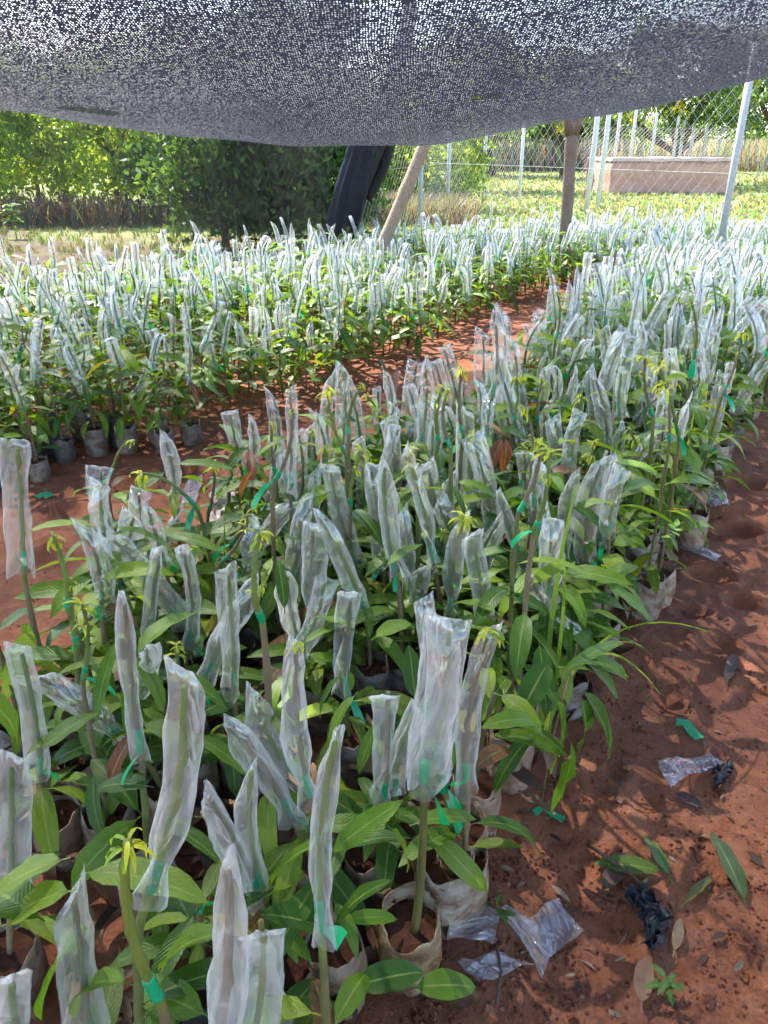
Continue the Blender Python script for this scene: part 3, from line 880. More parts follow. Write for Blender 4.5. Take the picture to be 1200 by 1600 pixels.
# the rest, too far and too many: one object
low_lod = [(random_seedling(vr, 0, True)) for _ in range(22)] + [(random_seedling(vr, 0, False)) for _ in range(5)]
order = ['leaves', 'stem', 'sleeve', 'graft_tape', 'young_shoot']
cat = []
for pr in low_lod:
    vs, li, ft, mi, tt, uu = [], [], [], [], [], []
    off = 0
    for k, nm in enumerate(order):
        if nm in pr and pr[nm].f:
            a = pr[nm].arrays()
            vs.append(a[0]); li.append(a[1] + off); ft.append(a[2]); mi.append(np.full(len(a[2]), k, dtype=np.int32)); tt.append(a[4]); uu.append(a[5])
            off += len(a[0])
    cat.append([np.concatenate(x) for x in (vs, li, ft, mi, tt, uu)])
acc = [[] for _ in range(6)]; off = 0
for (_, X, Y, bed) in auto[n_ind:]:
    if ar.random() < 0.06: continue
    a = cat[ar.randrange(22)] if ar.random() < 0.86 else cat[22 + ar.randrange(5)]
    th = ar.uniform(-0.6, 0.6) + (PI if ar.random() < 0.5 else 0); s = ar.uniform(0.85, 1.14)
    c, sn = math.cos(th) * s, math.sin(th) * s
    v = a[0]
    w = np.stack([v[:, 0] * c - v[:, 1] * sn + X, v[:, 0] * sn + v[:, 1] * c + Y, v[:, 2] * s + height(X, Y)], 1)
    acc[0].append(w); acc[1].append(a[1] + off); acc[2].append(a[2]); acc[3].append(a[3]); acc[4].append(a[4] * ar.uniform(0.8, 1.2)); acc[5].append(a[5])
    off += len(v)
if acc[0]:
    me = mesh_from('distant_seedlings', [np.concatenate(x) for x in acc], [M['leaf'], M['stem'], M['sleeve'], M['tape'], M['shoot']])
    tag(obj('distant_seedlings', me), 'far part of the back bed, a mass of clear sleeved mango seedlings', 'seedlings', None, 'stuff')

# labels of the seedlings: look first, then what they stand by, then order from the viewer
NEAR_LM = [((720, 1290), 'by the loose plastic on the soil'), ((230, 1480), 'by the thick bare green shoot'), ((60, 1250), 'at the shady near corner'), ((90, 880), 'by the muddy path'),
           ((330, 800), 'by the crumpled grey bag'), ((880, 1120), 'by the long drooping leaves'), ((790, 700), 'by the dark red leaves'), ((900, 850), 'by the long grass blades'),
           ((560, 880), 'mid near bed'), ((470, 1060), 'by the wide green tape tail'), ((620, 640), 'by the path between beds'), ((1110, 650), 'at the far soil edge'), ((950, 620), 'in the far half'),
           ((820, 500), 'at the path corner'), ((1080, 480), 'where both beds meet'), ((450, 700), 'by the pink young leaves'), ((350, 1180), 'by the dry leaf litter'), ((690, 1000), 'behind the printed pots')]
BACK_LM = [((40, 660), 'at the back bed\'s left end'), ((200, 620), 'above the dark pots'), ((400, 620), 'above the grey pots by the path'), ((560, 560), 'by the path bend'), ((700, 500), 'by the narrow path'),
           ((200, 480), 'second row of the back bed'), ((420, 480), 'within the back bed'), ((600, 450), 'below the slanting pole'), ((830, 430), 'at the path\'s far end'), ((1000, 430), 'below the block wall'), ((1150, 430), 'below the metal fence post')]
buck = {}
for root, h in all_seedlings:
    lm = min(NEAR_LM if h['bed'] == 'near' else BACK_LM, key=lambda e: math.hypot(e[0][0] - h['px'][0], (e[0][1] - h['px'][1]) * 1.2))[1]
    if h['sleeve']:
        l = h['lean']
        pose = 'upright' if abs(l) < 0.10 else ('bent far over to the ' if abs(l) > 0.55 else 'leaning ') + ('right' if l > 0 else 'left')
        wd = '' if not h['wpx'] else ('broad ' if h['wpx'] / max(60, h['hpx']) > 0.33 else ('narrow ' if h['wpx'] / max(60, h['hpx']) < 0.2 else ''))
        look = f'{wd}clear sleeve {pose}'
    elif h.get('low'): look = 'leafy bagless seedling'
    else: look = 'bare yellow-tipped graft ' + ('upright' if abs(h['lean']) < 0.15 else ('leaning right' if h['lean'] > 0 else 'leaning left'))
    buck.setdefault((look, lm), []).append((h['pos'].y, root))
ORD = ['nearest', 'second nearest', 'third nearest', 'fourth nearest', 'fifth nearest', 'sixth nearest', 'seventh nearest', 'eighth nearest', 'ninth nearest', 'tenth nearest'] + [f'{w} nearest' for w in ('eleventh', 'twelfth', 'thirteenth', 'fourteenth', 'fifteenth', 'sixteenth', 'seventeenth', 'eighteenth', 'nineteenth', 'twentieth')]
for (look, lm), lst in buck.items():
    lst.sort(key=lambda e: e[0])
    for i, (_, root) in enumerate(lst):
        pre = ('mango seedling in ' if 'sleeve' in look else '') if 'seedling' not in look else ''
        root['label'] = f'{pre}{look}, {lm}' + (f', {ORD[min(i, len(ORD) - 1)]}' if len(lst) > 1 else '')
        if len(root['label'].replace(',', '').split()) > 16: root['label'] = root['label'].replace('mango seedling in ', 'seedling in ')

# ------------------------------------------------------------------ bare pots at the bed end, with print
def curved_text(word, size, R, ang, z, roll, tint, parent, pr):
    cu = bpy.data.curves.new('print', 'FONT'); cu.body = word; cu.size = size; cu.align_x = 'CENTER'
    to = bpy.data.objects.new('printed_text', cu); C.objects.link(to)
    dg = bpy.context.evaluated_depsgraph_get()
    me = bpy.data.meshes.new_from_object(to.evaluated_get(dg))
    bpy.data.objects.remove(to)
    ca = me.color_attributes.new('tint', 'FLOAT_COLOR', 'POINT')
    for v in me.vertices:
        x, y = v.co.x, v.co.y
        x, y = x * math.cos(roll) - y * math.sin(roll), x * math.sin(roll) + y * math.cos(roll)
        a = ang + x / R
        q = R * 1.11 + 0.001
        v.co = (q * math.cos(a), q * math.sin(a), z + y)
    for d in ca.data: d.color = (*tint, 1)
    me.materials.append(M['print'])
    o = obj('printed_text', me, parent); return o

END_LABELS = ['slumped cream plastic pot with open mouth at the near bed end', 'folded cream pot with a blue mark beside the loose clear plastic',
              'brown printed pot with faded lettering on its front', 'dusty pot under the leaning sleeve at the soil edge', 'reddish dusty pot under long leaves at the bed edge']
for i, ((px, py, tint), g) in enumerate(zip(END_POTS, free_pots)):
    r = random.Random(900 + i)
    R = 0.051 if i == 0 else 0.049
    root = thing('potted_rootstock', END_LABELS[i], 'pot', (g.x, g.y, height(g.x, g.y) - 0.006), 'pots at the end of the near bed')
    mp = MB(); add_pot(mp, r, R, 0.15 if i else 0.145, tint, 56, 0.035 if i == 0 else 0.0)
    p = mp.build('pot', M['pot'], root)
    ms = MB(); add_potsoil(ms, r, R, 0.125 if i == 0 else 0.145); ms.build('soil', M['potsoil'], p)
    st = MB()
    if i in (0, 1):
        e = at_y(662 if i == 0 else 692, 1215 if i == 0 else 1230, g.y + 0.02) - root.location
        line = bez(Vector((0.005, -0.01, 0.10)), Vector((0.02, 0, 0.22)), e, 10)
        add_tube(st, line, [0.0075 - 0.002 * q / 10 for q in range(11)], 8, (0.13, 0.12, 0.035))
        st.build('stem', M['stem'], root)
        sl = MB(); add_sleeve(sl, bez(e - Vector((0, 0, 0.02)), e + Vector((0.0, 0, 0.13)), e + Vector((0.02 - .03 * i, 0.02, 0.26)), 14), 0.07, Vector((1, 0.2, 0)), r, 8, 0.006)
        if i == 0: sl.build('sleeve', M['sleeve'], root)
        tp = MB(); add_tape(tp, [e - Vector((0, 0, .01)), e + Vector((0.002, 0, 0.03))], 0.006, r, (e, (0.5, -0.3, -0.5), 0.085, 0.03)); tp.build('graft_tape', M['tape'], root)
    else:
        line = bez(Vector((0, 0, 0.10)), Vector((0.0, 0.02, 0.2)), Vector((r.uniform(-.03, .03), 0.02, 0.34)), 8)
        add_tube(st, line, 0.005, 7, (0.11, 0.10, 0.04)); st.build('stem', M['stem'], root)
        lf = MB()
        for q in range(4):
            a = r.uniform(0, 2 * PI)
            add_leaf(lf, line[5 + q % 4], (math.cos(a), math.sin(a), 0.4), r.uniform(.10, .16), .04, 1.1, r.uniform(-.3, .3), leaf_tint(r), 7, 0, 0.07, 0.02)
        lf.build('leaves', M['leaf'], root)
    if i == 2:
        curved_text('LII', 0.030, R, -PI / 2 - 0.75, 0.085, PI / 2, (0.16, 0.17, 0.10), p, r)
        curved_text('SOS', 0.017, R, -PI / 2 + 0.05, 0.10, PI / 2, (0.13, 0.12, 0.10), p, r)

# ------------------------------------------------------------------ litter and small things
def sheet(mb, corners, nu, nv, amp, seed, tint=(1, 1, 1), lift=0.004, fold=0.0):
    a, b, c, d = [Vector(q) for q in corners]
    ids = []
    for j in range(nv + 1):
        row = []
        for i in range(nu + 1):
            u, v = i / nu, j / nv
            p = a.lerp(b, u).lerp(d.lerp(c, u), v)
            k = noise.noise_vector(Vector((u * 3 + seed, v * 3, seed * 1.3)))
            k2 = noise.noise_vector(Vector((u * 8 + seed, v * 8, seed * 2.3)))
            z = height(p.x, p.y) + lift + abs(k.x) * amp + abs(k2.x) * amp * 0.4 + fold * math.sin(u * PI) 
            row.append(mb.vert((p.x + k.y * amp * 0.5, p.y + k.z * amp * 0.5, z), tint, (u * 0.15 + seed, v * 0.15)))
        ids.append(row)
    for j in range(nv):
        for i in range(nu): mb.face((ids[j][i], ids[j][i + 1], ids[j + 1][i + 1], ids[j + 1][i]))

def G(px, py): return at_z(px, py, 0.0)
def quad_px(*p): return [G(*q) for q in p]

def scrap(name, label, cat, quads, mat, amp=0.02, lift=0.006, tint=(1, 1, 1), group=None):
    mb = MB()
    for i, q in enumerate(quads): sheet(mb, quad_px(*q), *((5, 4, amp * 0.8) if mat == 'scrap' else (16, 14, amp * 1.3)), i * 3.7 + len(label), tint, lift + i * 0.006)
    o = mb.build(name, M[mat], None, mat != 'scrap')
    return tag(o, label, cat, group)

grp = 'plastic scraps on the red soil'
scrap('plastic_sleeve', 'torn clear sleeve with pointed end flat on soil by the pots', 'plastic scrap', [((702, 1480), (715, 1412), (775, 1440), (770, 1490))], 'scrap', 0.03, 0.03, group=grp)
scrap('plastic_sleeve', 'clear sleeve scrap crossing others, pointed towards the viewer', 'plastic scrap', [((778, 1430), (798, 1425), (862, 1470), (848, 1538))], 'scrap', 0.018, 0.02, group=grp)
scrap('plastic_sleeve', 'square-ended clear sleeve under the crossed scraps, reaching farthest right', 'plastic scrap', [((820, 1440), (872, 1402), (912, 1452), (850, 1505))], 'scrap', 0.014, 0.008, group=grp)
scrap('plastic_sleeve', 'crumpled clear sleeve nearest the viewer among the loose scraps', 'plastic scrap', [((718, 1510), (770, 1490), (835, 1505), (755, 1542))], 'scrap', 0.03, 0.006, group=grp)
scrap('plastic_sleeve', 'dusty grey plastic scrap alone on the right soil', 'plastic scrap', [((1025, 1195), (1100, 1180), (1130, 1195), (1045, 1232))], 'scrap', 0.022, group=grp)
scrap('plastic_sleeve', 'flat clear plastic strip at the far right bed edge', 'plastic scrap', [((1055, 858), (1075, 848), (1126, 870), (1118, 880))], 'scrap', 0.018, group=grp)
scrap('plastic_sleeve', 'upright crumpled clear sleeve lying on the path by the beds', 'plastic scrap', [((285, 790), (300, 738), (318, 742), (308, 790))], 'scrap', 0.03, group=grp)
scrap('plastic_sleeve', 'pale plastic scrap standing at the path corner between beds', 'plastic scrap', [((830, 497), (842, 484), (850, 488), (846, 505))], 'scrap', 0.03, group=grp)
scrap('plastic_sleeve', 'crumpled scrap at the far right bed edge', 'plastic scrap', [((1090, 770), (1120, 762), (1140, 795), (1110, 800))], 'scrap', 0.03, group=grp)
scrap('paper_bag', 'crumpled grey bag on the path among bent grafts', 'bag', [((325, 830), (335, 782), (375, 785), (370, 830))], 'litter', 0.06, tint=(0.42, 0.36, 0.31))
scrap('black_plastic', 'shiny black plastic scrap crumpled on the red soil', 'plastic scrap', [((972, 1398), (1010, 1395), (1045, 1440), (1020, 1450)), ((1000, 1430), (1040, 1440), (1035, 1500), (1000, 1495))], 'black', 0.035, tint=(0.012, 0.014, 0.022))
scrap('black_plastic', 'small black scrap tucked beside the dusty grey plastic', 'plastic scrap', [((1112, 1208), (1140, 1190), (1140, 1215), (1120, 1238))], 'black', 0.025, tint=(0.014, 0.015, 0.022))

def tape_bit(label, pts, w):
    mb = MB(); rows = []
    P = [G(*p) for p in pts]
    for i, p in enumerate(P):
        d = (P[min(i + 1, len(P) - 1)] - P[max(i - 1, 0)]).normalized()
        s = Vector((-d.y, d.x, 0.35))
        z = height(p.x, p.y) + 0.006 + 0.006 * (i % 2)
        rows.append((mb.vert((p.x + s.x * w, p.y + s.y * w, z + 0.004), GREEN), mb.vert((p.x - s.x * w, p.y - s.y * w, z), GREEN)))
    for a, b in zip(rows, rows[1:]): mb.face((a[0], a[1], b[1], b[0]))
    tag(mb.build('tape_scrap', M['tape']), label, 'tape scrap', 'green tape scraps on the soil')
tape_bit('curled green tape scrap on soil under the long leaves', [(835, 1272), (848, 1264), (862, 1272), (880, 1286)], 0.007)
tape_bit('green tape scrap beside the dusty grey plastic', [(1056, 1132), (1070, 1136), (1082, 1148), (1092, 1160)], 0.012)
tape_bit('green tape scrap on the path left of the beds', [(58, 776), (70, 772), (78, 776)], 0.02)

def ground_leaf(label, a, b, w, tint, lift=0.012, name='fallen_leaf', droop=0.35, el=0.12):
    A, B_ = G(*a), G(*b)
    A.z = height(A.x, A.y) + lift
    L = (Vector((A.x, A.y, 0)) - Vector((B_.x, B_.y, 0))).length
    d = Vector((B_.x - A.x, B_.y - A.y, L * el))
    mb = MB(); add_leaf(mb, A, d, L, w, droop, rnd.uniform(-.2, .2), tint, 10, 0, 0.10, 0.015, 0.25, rnd.uniform(0, 6))
    tag(mb.build(name, M['leaf'] if tint[1] > tint[0] else M['litter']), label, 'leaf', 'fallen leaves on the red soil')
ground_leaf('long fallen green mango leaf above the black plastic', (1042, 1368), (940, 1355), 0.04, (0.10, 0.16, 0.03))
ground_leaf('folded green leaf standing beside the long fallen leaf', (1048, 1390), (1012, 1325), 0.03, (0.08, 0.16, 0.03), 0.02)
ground_leaf('half browned fallen leaf alone at the far right of the soil', (1165, 1425), (1118, 1310), 0.045, (0.07, 0.11, 0.03))
ground_leaf('narrow yellowing fallen leaf on its edge', (1062, 1425), (1105, 1378), 0.02, (0.14, 0.15, 0.04))
ground_leaf('dry brown fallen leaf under the long green one', (935, 1400), (985, 1335), 0.04, (0.10, 0.055, 0.035))
ground_leaf('curled dry leaf left of the little weed', (1000, 1590), (1005, 1510), 0.035, (0.20, 0.12, 0.075), 0.02)
ground_leaf('small pale dry leaf right of the black plastic', (1050, 1500), (1062, 1448), 0.022, (0.26, 0.17, 0.09))
ground_leaf('dark dry leaf beside the dusty grey plastic', (1105, 1268), (1065, 1245), 0.03, (0.09, 0.06, 0.05))
ground_leaf('big dry tan leaf standing by the slumped pot', (610, 1530), (572, 1432), 0.05, (0.17, 0.085, 0.045), 0.03, el=0.5)
ground_leaf('dark dry leaf on the shaded soil at right', (1130, 1080), (1148, 1030), 0.03, (0.07, 0.045, 0.035))
ground_leaf('small brown leaf on the path between the beds', (610, 640), (622, 610), 0.05, (0.13, 0.06, 0.04), 0.02, el=0.6)
ground_leaf('dry leaf on the soil by the loose plastic', (690, 1590), (740, 1560), 0.035, (0.14, 0.075, 0.045))

mb = MB(); add_tube(mb, [G(915, 1325) + Vector((0, 0, .012)), G(940, 1345) + Vector((0, 0, .016)), G(985, 1372) + Vector((0, 0, .01)), G(1010, 1400) + Vector((0, 0, .012))], 0.0035, 6, (0.13, 0.085, 0.05))
tag(mb.build('twig', M['wood']), 'thin brown twig on the soil above the black plastic', 'twig')
mb = MB(); add_tube(mb, [G(775, 1500) + Vector((0, 0, .03)), G(782, 1530) + Vector((0, 0, .02)), G(775, 1575) + Vector((0, 0, .012))], 0.0028, 6, (0.10, 0.07, 0.055))
tag(mb.build('twig', M['wood']), 'dark twig lying across the loose clear plastic', 'twig')
mb = MB(); add_tube(mb, [G(880, 1180) + Vector((0, 0, .3)), G(850, 1240) + Vector((0, 0, .12)), G(846, 1262) + Vector((0, 0, .01))], 0.0018, 5, (0.22, 0.15, 0.07))
tag(mb.build('dry_stalk', M['wood']), 'thin dry stalk down to the curled green tape scrap', 'stalk')

def weed(px, py, n, L, label, tint=(0.07, 0.16, 0.03), hgt=0.05):
    g = G(px, py); r = random.Random(px)
    root = thing('weed', label, 'weed', (g.x, g.y, height(g.x, g.y)), 'small weeds on the soil')
    s = MB(); add_tube(s, [(0, 0, -0.005), (0.004, 0, hgt * 0.6), (0.002, 0.004, hgt)], 0.0015, 5, (0.10, 0.13, 0.04)); s.build('stem', M['stem'], root)
    l = MB()
    for i in range(n):
        a = i * 2.4 + r.uniform(-.3, .3)
        add_leaf(l, (0.002, 0, hgt * (0.45 + 0.55 * i / n)), (math.cos(a), math.sin(a), r.uniform(.1, .7)), L * r.uniform(.7, 1.2), L * 0.4, 0.8, 0, tint, 5, 0, 0.04, 0.004)
    l.build('leaves', M['leaf'], root)
weed(1035, 1560, 8, 0.03, 'tiny green weed sprouting from bare soil near the paw prints')
weed(772, 1440, 4, 0.035, 'small green sprout behind the loose clear plastic')
weed(25, 372, 40, 0.16, 'pale green weed bush on the bare ground behind the back bed', (0.12, 0.22, 0.04), 0.5)
weed(165, 690, 12, 0.06, 'feathery green weed among the dark pots of the back bed', (0.03, 0.10, 0.03), 0.12)

def blades(px, py, spec, label, z0=0.0):
    g = G(px, py)
    root = thing('grass_clump', label, 'grass', (g.x, g.y, height(g.x, g.y)), 'grass clumps in the near bed')
    mb = MB()
    for (mx, my, mz, tx, ty, tz, w) in spec:
        m_ = at_z(mx, my, mz) - g; t_ = at_z(tx, ty, tz) - g
        line = bez(Vector((rnd.uniform(-.01, .01), rnd.uniform(-.01, .01), 0)), m_ * 1.25 - t_ * 0.25, t_, 12)
        rows = []
        c = rnd.choice([(0.15, 0.24, 0.03), (0.11, 0.20, 0.03), (0.19, 0.25, 0.06)])
        for i, p in enumerate(line):
            d = (line[min(i + 1, 12)] - line[max(i - 1, 0)]).normalized()
            s = d.cross(Vector((0.2, 1, 0.3))).normalized()
            k = w * (1 - (i / 12) ** 2.2) + 0.0006
            rows.append((mb.vert(p + s * k, c), mb.vert(p + Vector((0, 0, -k * 0.4)), c), mb.vert(p - s * k, c)))
        for a, b in zip(rows, rows[1:]):
            mb.face((a[0], a[1], b[1], b[0])); mb.face((a[1], a[2], b[2], b[1]))
    mb.build('blade', M['grass'], root)
blades(850, 1170, [(870, 860, .45, 905, 745, .62, .006), (960, 915, .42, 1125, 992, .2, .005), (935, 945, .40, 1032, 1082, .12, .006), (760, 990, .36, 650, 1010, .34, .004),
                   (845, 960, .36, 862, 1090, .2, .004), (890, 900, .42, 880, 860, .5, .004), (920, 965, .35, 1010, 1010, .2, .003), (800, 1000, .36, 740, 1060, .25, .005)], 'long arching grass blades growing from the near bed edge')
blades(1050, 850, [(1075, 700, .3, 1085, 640, .5, .007), (1100, 720, .3, 1135, 770, .1, .005), (1050, 730, .3, 1010, 790, .2, .006), (1065, 740, .28, 1072, 800, .1, .006), (1090, 700, .3, 1140, 700, .3, .005), (1040, 740, .3, 1060, 690, .4, .006), (1120, 690, .25, 1138, 735, .1, .004)], 'bright grass clump at the far right of the near bed')
blades(345, 1005, [(352, 850, .3, 350, 800, .4, .004), (330, 900, .2, 320, 850, .3, .003)], 'two thin grass blades by the crumpled grey bag')

# dry leaf litter under the near bed: uncountable
lr = random.Random(3)
mb = MB()
n = 0
while n < 1500:
    x, y = lr.uniform(-1.0, 1.3), lr.uniform(0.45, 3.2)
    if inside(near_bed, x, y):
        a = lr.uniform(0, 2 * PI); L = lr.uniform(0.05, 0.13)
        t = lr.choice([(0.16, 0.085, 0.045), (0.11, 0.055, 0.03), (0.20, 0.12, 0.07), (0.07, 0.04, 0.025), (0.24, 0.16, 0.085)])
        add_leaf(mb, (x, y, height(x, y) + lr.uniform(0.004, 0.10)), (math.cos(a), math.sin(a), lr.uniform(-.3, .6)), L, L * 0.32, lr.uniform(-.6, 1.2), lr.uniform(-1, 1), t, 4, 0, 0.16, 0, 0.5, lr.uniform(0, 6))
        n += 1
tag(mb.build('leaf_litter', M['litter']), 'dry brown leaf litter among the pots of the near bed', 'leaf litter', None, 'stuff')
# crumbs of soil on the bare strips
mb = MB()
for i in range(3000):
    px, py = lr.uniform(640, 1230), lr.uniform(600, 1600)
    if lr.random() < 0.25: px, py = lr.uniform(0, 700), lr.uniform(560, 980)
    g = at_z(px, py, 0)
    if inside(near_bed, g.x, g.y) or inside(back_bed, g.x, g.y): continue
    clump = lr.random() < 0.12
    for q in range(7 if clump else 1):
        s = lr.uniform(0.0015, 0.0045) * (1.2 if not clump else 1)
        if lr.random() < 0.03: s *= 2.4
        x, y = g.x + lr.gauss(0, 0.012) * clump, g.y + lr.gauss(0, 0.012) * clump
        z = height(x, y)
        c = (0.10, 0.035, 0.02) if clump else lr.choice([(0.20, 0.075, 0.04), (0.14, 0.05, 0.03), (0.27, 0.12, 0.075)])
        vs = [mb.vert((x + s * dx * lr.uniform(.7, 1.3), y + s * dy * lr.uniform(.7, 1.3), z + s * dz * lr.uniform(.6, 1.1)), c) for dx, dy, dz in ((1, 0, 0.2), (0, 1, 0.2), (-1, 0, 0.2), (0, -1, 0.2), (0, 0, 1.1))]
        for k in range(4): mb.face((vs[k], vs[(k + 1) % 4], vs[4]))
lm_ = MB()
for i in range(260):
    px, py = lr.uniform(700, 1230), lr.uniform(640, 1600)
    if lr.random() < 0.25: px, py = lr.uniform(0, 700), lr.uniform(580, 980)
    g = at_z(px, py, 0)
    if inside(near_bed, g.x, g.y): continue
    a = lr.uniform(0, 2 * PI); L = lr.uniform(0.006, 0.035) * (1.6 if lr.random() < 0.12 else 1)
    t = lr.choice([(0.12, 0.065, 0.04), (0.20, 0.13, 0.08), (0.07, 0.04, 0.03), (0.26, 0.19, 0.12)])
    add_leaf(lm_, (g.x, g.y, height(g.x, g.y) + 0.004), (math.cos(a), math.sin(a), lr.uniform(0, .3)), L, L * lr.uniform(.12, .45), lr.uniform(0, 1), lr.uniform(-.8, .8), t, 3, 0, 0.2, 0, 0.4, lr.uniform(0, 6))
tag(lm_.build('leaf_crumbs', M['litter']), 'bits of dry leaf and straw scattered over the bare soil', 'leaf bits', None, 'stuff')
tag(mb.build('soil_crumbs', M['potsoil'], smooth=False), 'loose crumbs and ant castings scattered over the red soil', 'soil crumbs', None, 'stuff')

# ------------------------------------------------------------------ shade net overhead
def lerp_tab(tab, x):
    if x <= tab[0][0]: return tab[0][1]
    for (a, va), (b, vb) in zip(tab, tab[1:]):
        if x <= b:
            t = (x - a) / (b - a); t = t * t * (3 - 2 * t) * 0.4 + t * 0.6
            return va + (vb - va) * t
    return tab[-1][1]
ZB = [(-4.5, 2.1), (-2.2, 1.64), (-0.9, 1.335), (-0.45, 1.272), (-0.15, 1.252), (0.1, 1.254), (0.45, 1.306), (0.9, 1.405), (1.6, 1.60), (3, 2.05), (5, 2.3)]
SUN_GAPS = [(0.40, 2.0, 0.06, 0.03), (0.28, 2.6, 0.07, 0.04), (-0.75, 2.1, 0.08, 0.05)]  # holes added out of view so patches of sun reach the soil
def net_z(x, y):
    zb = lerp_tab(ZB, x)
    if y < 1.8: z = zb + min(0.14 * (1.8 - y) ** 2, 0.75)
    else: z = zb + min(0.14 * (y - 1.8) ** 2, 0.20 * (y - 1.8) + 0.0)
    z = min(z, 2.5)
    z += 0.010 * noise.noise(Vector((x * 2.5, y * 2.5, 3))) + 0.006 * noise.noise(Vector((x * 7, y * 3, 9)))
    return z
mb = MB()
nx, ny = 150, 130
xs = [-4.2 + 6.9 * i / nx for i in range(nx + 1)]
ys = [-0.45 + 6.35 * j / ny for j in range(ny + 1)]  # unseen rear and right side cut away to let in more sky light
for y in ys:
    for x in xs:
        q = 1.0 + 0.22 * noise.noise(Vector((x * 2.2, y * 2.2, 4))) + 0.10 * noise.noise(Vector((x * 9, y * 5, 6)))
        if y > 1.85: q = 1.22 + 0.40 * noise.noise(Vector((x * 2.6, y * 2.6, 14)))  # unseen far part made more open and blotchy to pass dappled sun
        wv = noise.noise_vector(Vector((x * 6, y * 6, 2))) * 0.008
        ye = y if y < 3.0 else 3.0 + (y - 3.0) * (1 + 0.4 * noise.noise(Vector((x * 1.1, 0, 5))))
        mb.vert((x, ye, net_z(x, ye)), (q, q, q), (x + wv.x, ye + wv.y))
for j in range(ny):
    for i in range(nx):
        a = j * (nx + 1) + i
        if any(((xs[i] - tx) / ta) ** 2 + ((ys[j] - ty) / tb) ** 2 < 1 for tx, ty, ta, tb in SUN_GAPS): continue
        mb.face((a, a + 1, a + nx + 2, a + nx + 1))
tag(mb.build('shade_net', M['net']), 'black knitted shade net sagging over the seedling beds', 'shade net')

# side net hanging behind the back bed, gathered at the tree trunk
root = thing('side_net', 'thin hanging side net in front of the bushes, gathered at the trunk', 'side net', (-3.0, 8.2, 0))
o = Vector((-3.0, 8.2, 0))
mb = MB(); ids = []
nu, nv = 90, 20
for j in range(nv + 1):
    row = []
    for i in range(nu + 1):
        u, v = i / nu, j / nv
        x = -7.0 + u * 6.35 + (0.25 * v if u > 0.9 else 0) * (u - 0.9) * 10
        y = 7.6 + 0.9 * u + 0.05 * math.sin(u * 40) * (0.3 + u) + 0.12 * noise.noise(Vector((u * 6, v * 2, 1)))
        z = v * (2.05 + 0.12 * math.sin(u * 9))
        row.append(mb.vert((x - o.x, y - o.y, z), (1, 1, 1), (u * 6.35, z)))
    ids.append(row)
for j in range(nv):
    for i in range(nu): mb.face((ids[j][i], ids[j][i + 1], ids[j + 1][i + 1], ids[j + 1][i]))
mb.build('hanging_panel', M['net_side'], root)
# gathered end: pleated bundle leaning with the trunk
mb = MB(); rows = []
for j in range(15):
    t = j / 14
    c = at_y(528 + 45 * t ** 1.3, 395 - 185 * t, 8.35) - o
    w = 0.115 + 0.04 * math.sin(t * PI) + 0.02 * noise.noise(Vector((t * 7, 2, 1)))
    row = []
    for k in range(40):
        a = 2 * PI * k / 40
        rr = w * (1 + 0.17 * math.sin(a * 9 + t * 2) + 0.10 * math.sin(a * 4 - t * 3) + 0.16 * noise.noise(Vector((a * 2.5, t * 5, 3))))
        row.append(mb.vert((c.x + rr * math.cos(a), c.y + rr * 0.7 * math.sin(a), c.z), (1, 1, 1), (a * 0.2, t * 1.5)))
    rows.append(row)
for a, b in zip(rows, rows[1:]):
    for k in range(40): mb.face((a[k], a[(k + 1) % 40], b[(k + 1) % 40], b[k]))
mb.build('gathered_end', M['net_fold'], root)

# ------------------------------------------------------------------ poles
def wood_pole(name, label, cat, p0, p1, r0, r1, tint, fork=False, knots=((0.5, 1),)):
    root = thing(name, label, cat, p0)
    a = Vector((0, 0, -0.05)); b = Vector(p1) - Vector(p0)
    pts, rr = [], []
    for i in range(25):
        t = i / 24
        p = a.lerp(b, t) + Vector((noise.noise(Vector((t * 3, 1, r0 * 90))), noise.noise(Vector((t * 3, 7, r0 * 90))), 0)) * r0 * 0.5
        k = 1 + 0.07 * noise.noise(Vector((t * 9, 3, r0 * 50)))
        for (kt, s) in knots: k += 0.22 * s * math.exp(-((t - kt) / 0.018) ** 2)
        pts.append(p); rr.append((r0 + (r1 - r0) * t) * k)
    mb = MB(); add_tube(mb, pts, rr, 12, tint); mb.build('shaft', M['wood'], root)
    if fork:
        for sx in (-1, 1):
            f = MB(); add_tube(f, [b - Vector((0, 0, 0.10)), b + Vector((sx * 0.05, 0, 0.05)), b + Vector((sx * 0.12, 0, 0.35))], [r1 * 1.05, r1 * 0.8, r1 * 0.6], 10, tint)
            f.build('fork_prong', M['wood'], root)
    return root
p = at_y(597, 378, 7.0); p2 = at_y(664, 222, 7.15); dv = p2 - p
g0 = p - dv * (p.z / dv.z)
wood_pole('net_pole', 'slanting pale wooden pole propping the net beyond the bed', 'pole', g0, p2 + dv * 0.55, 0.056, 0.052, (0.42, 0.31, 0.22), knots=((0.55, 1.0), (0.72, .6)))
c = at_y(888, 320, 8.2); t = at_y(896, 176, 8.2)
wood_pole('net_post', 'upright rough forked log post carrying the net', 'post', (c.x, 8.2, 0), (t.x + 0.005, 8.2, t.z - 0.08), 0.056, 0.062, (0.26, 0.19, 0.14), True, ((0.86, 0.8), (0.6, .3)))
c = at_y(922, 270, 21)
wood_pole('stump_post', 'short reddish wooden stump post left of the block wall', 'post', (c.x, 21, 0), (c.x, 21, 1.0), 0.10, 0.10, (0.30, 0.17, 0.12))

# ------------------------------------------------------------------ fences
def metal_post(mb, p, h, r, tint):
    add_tube(mb, [(p[0], p[1], -0.05), (p[0], p[1], h)], r, 8, tint)

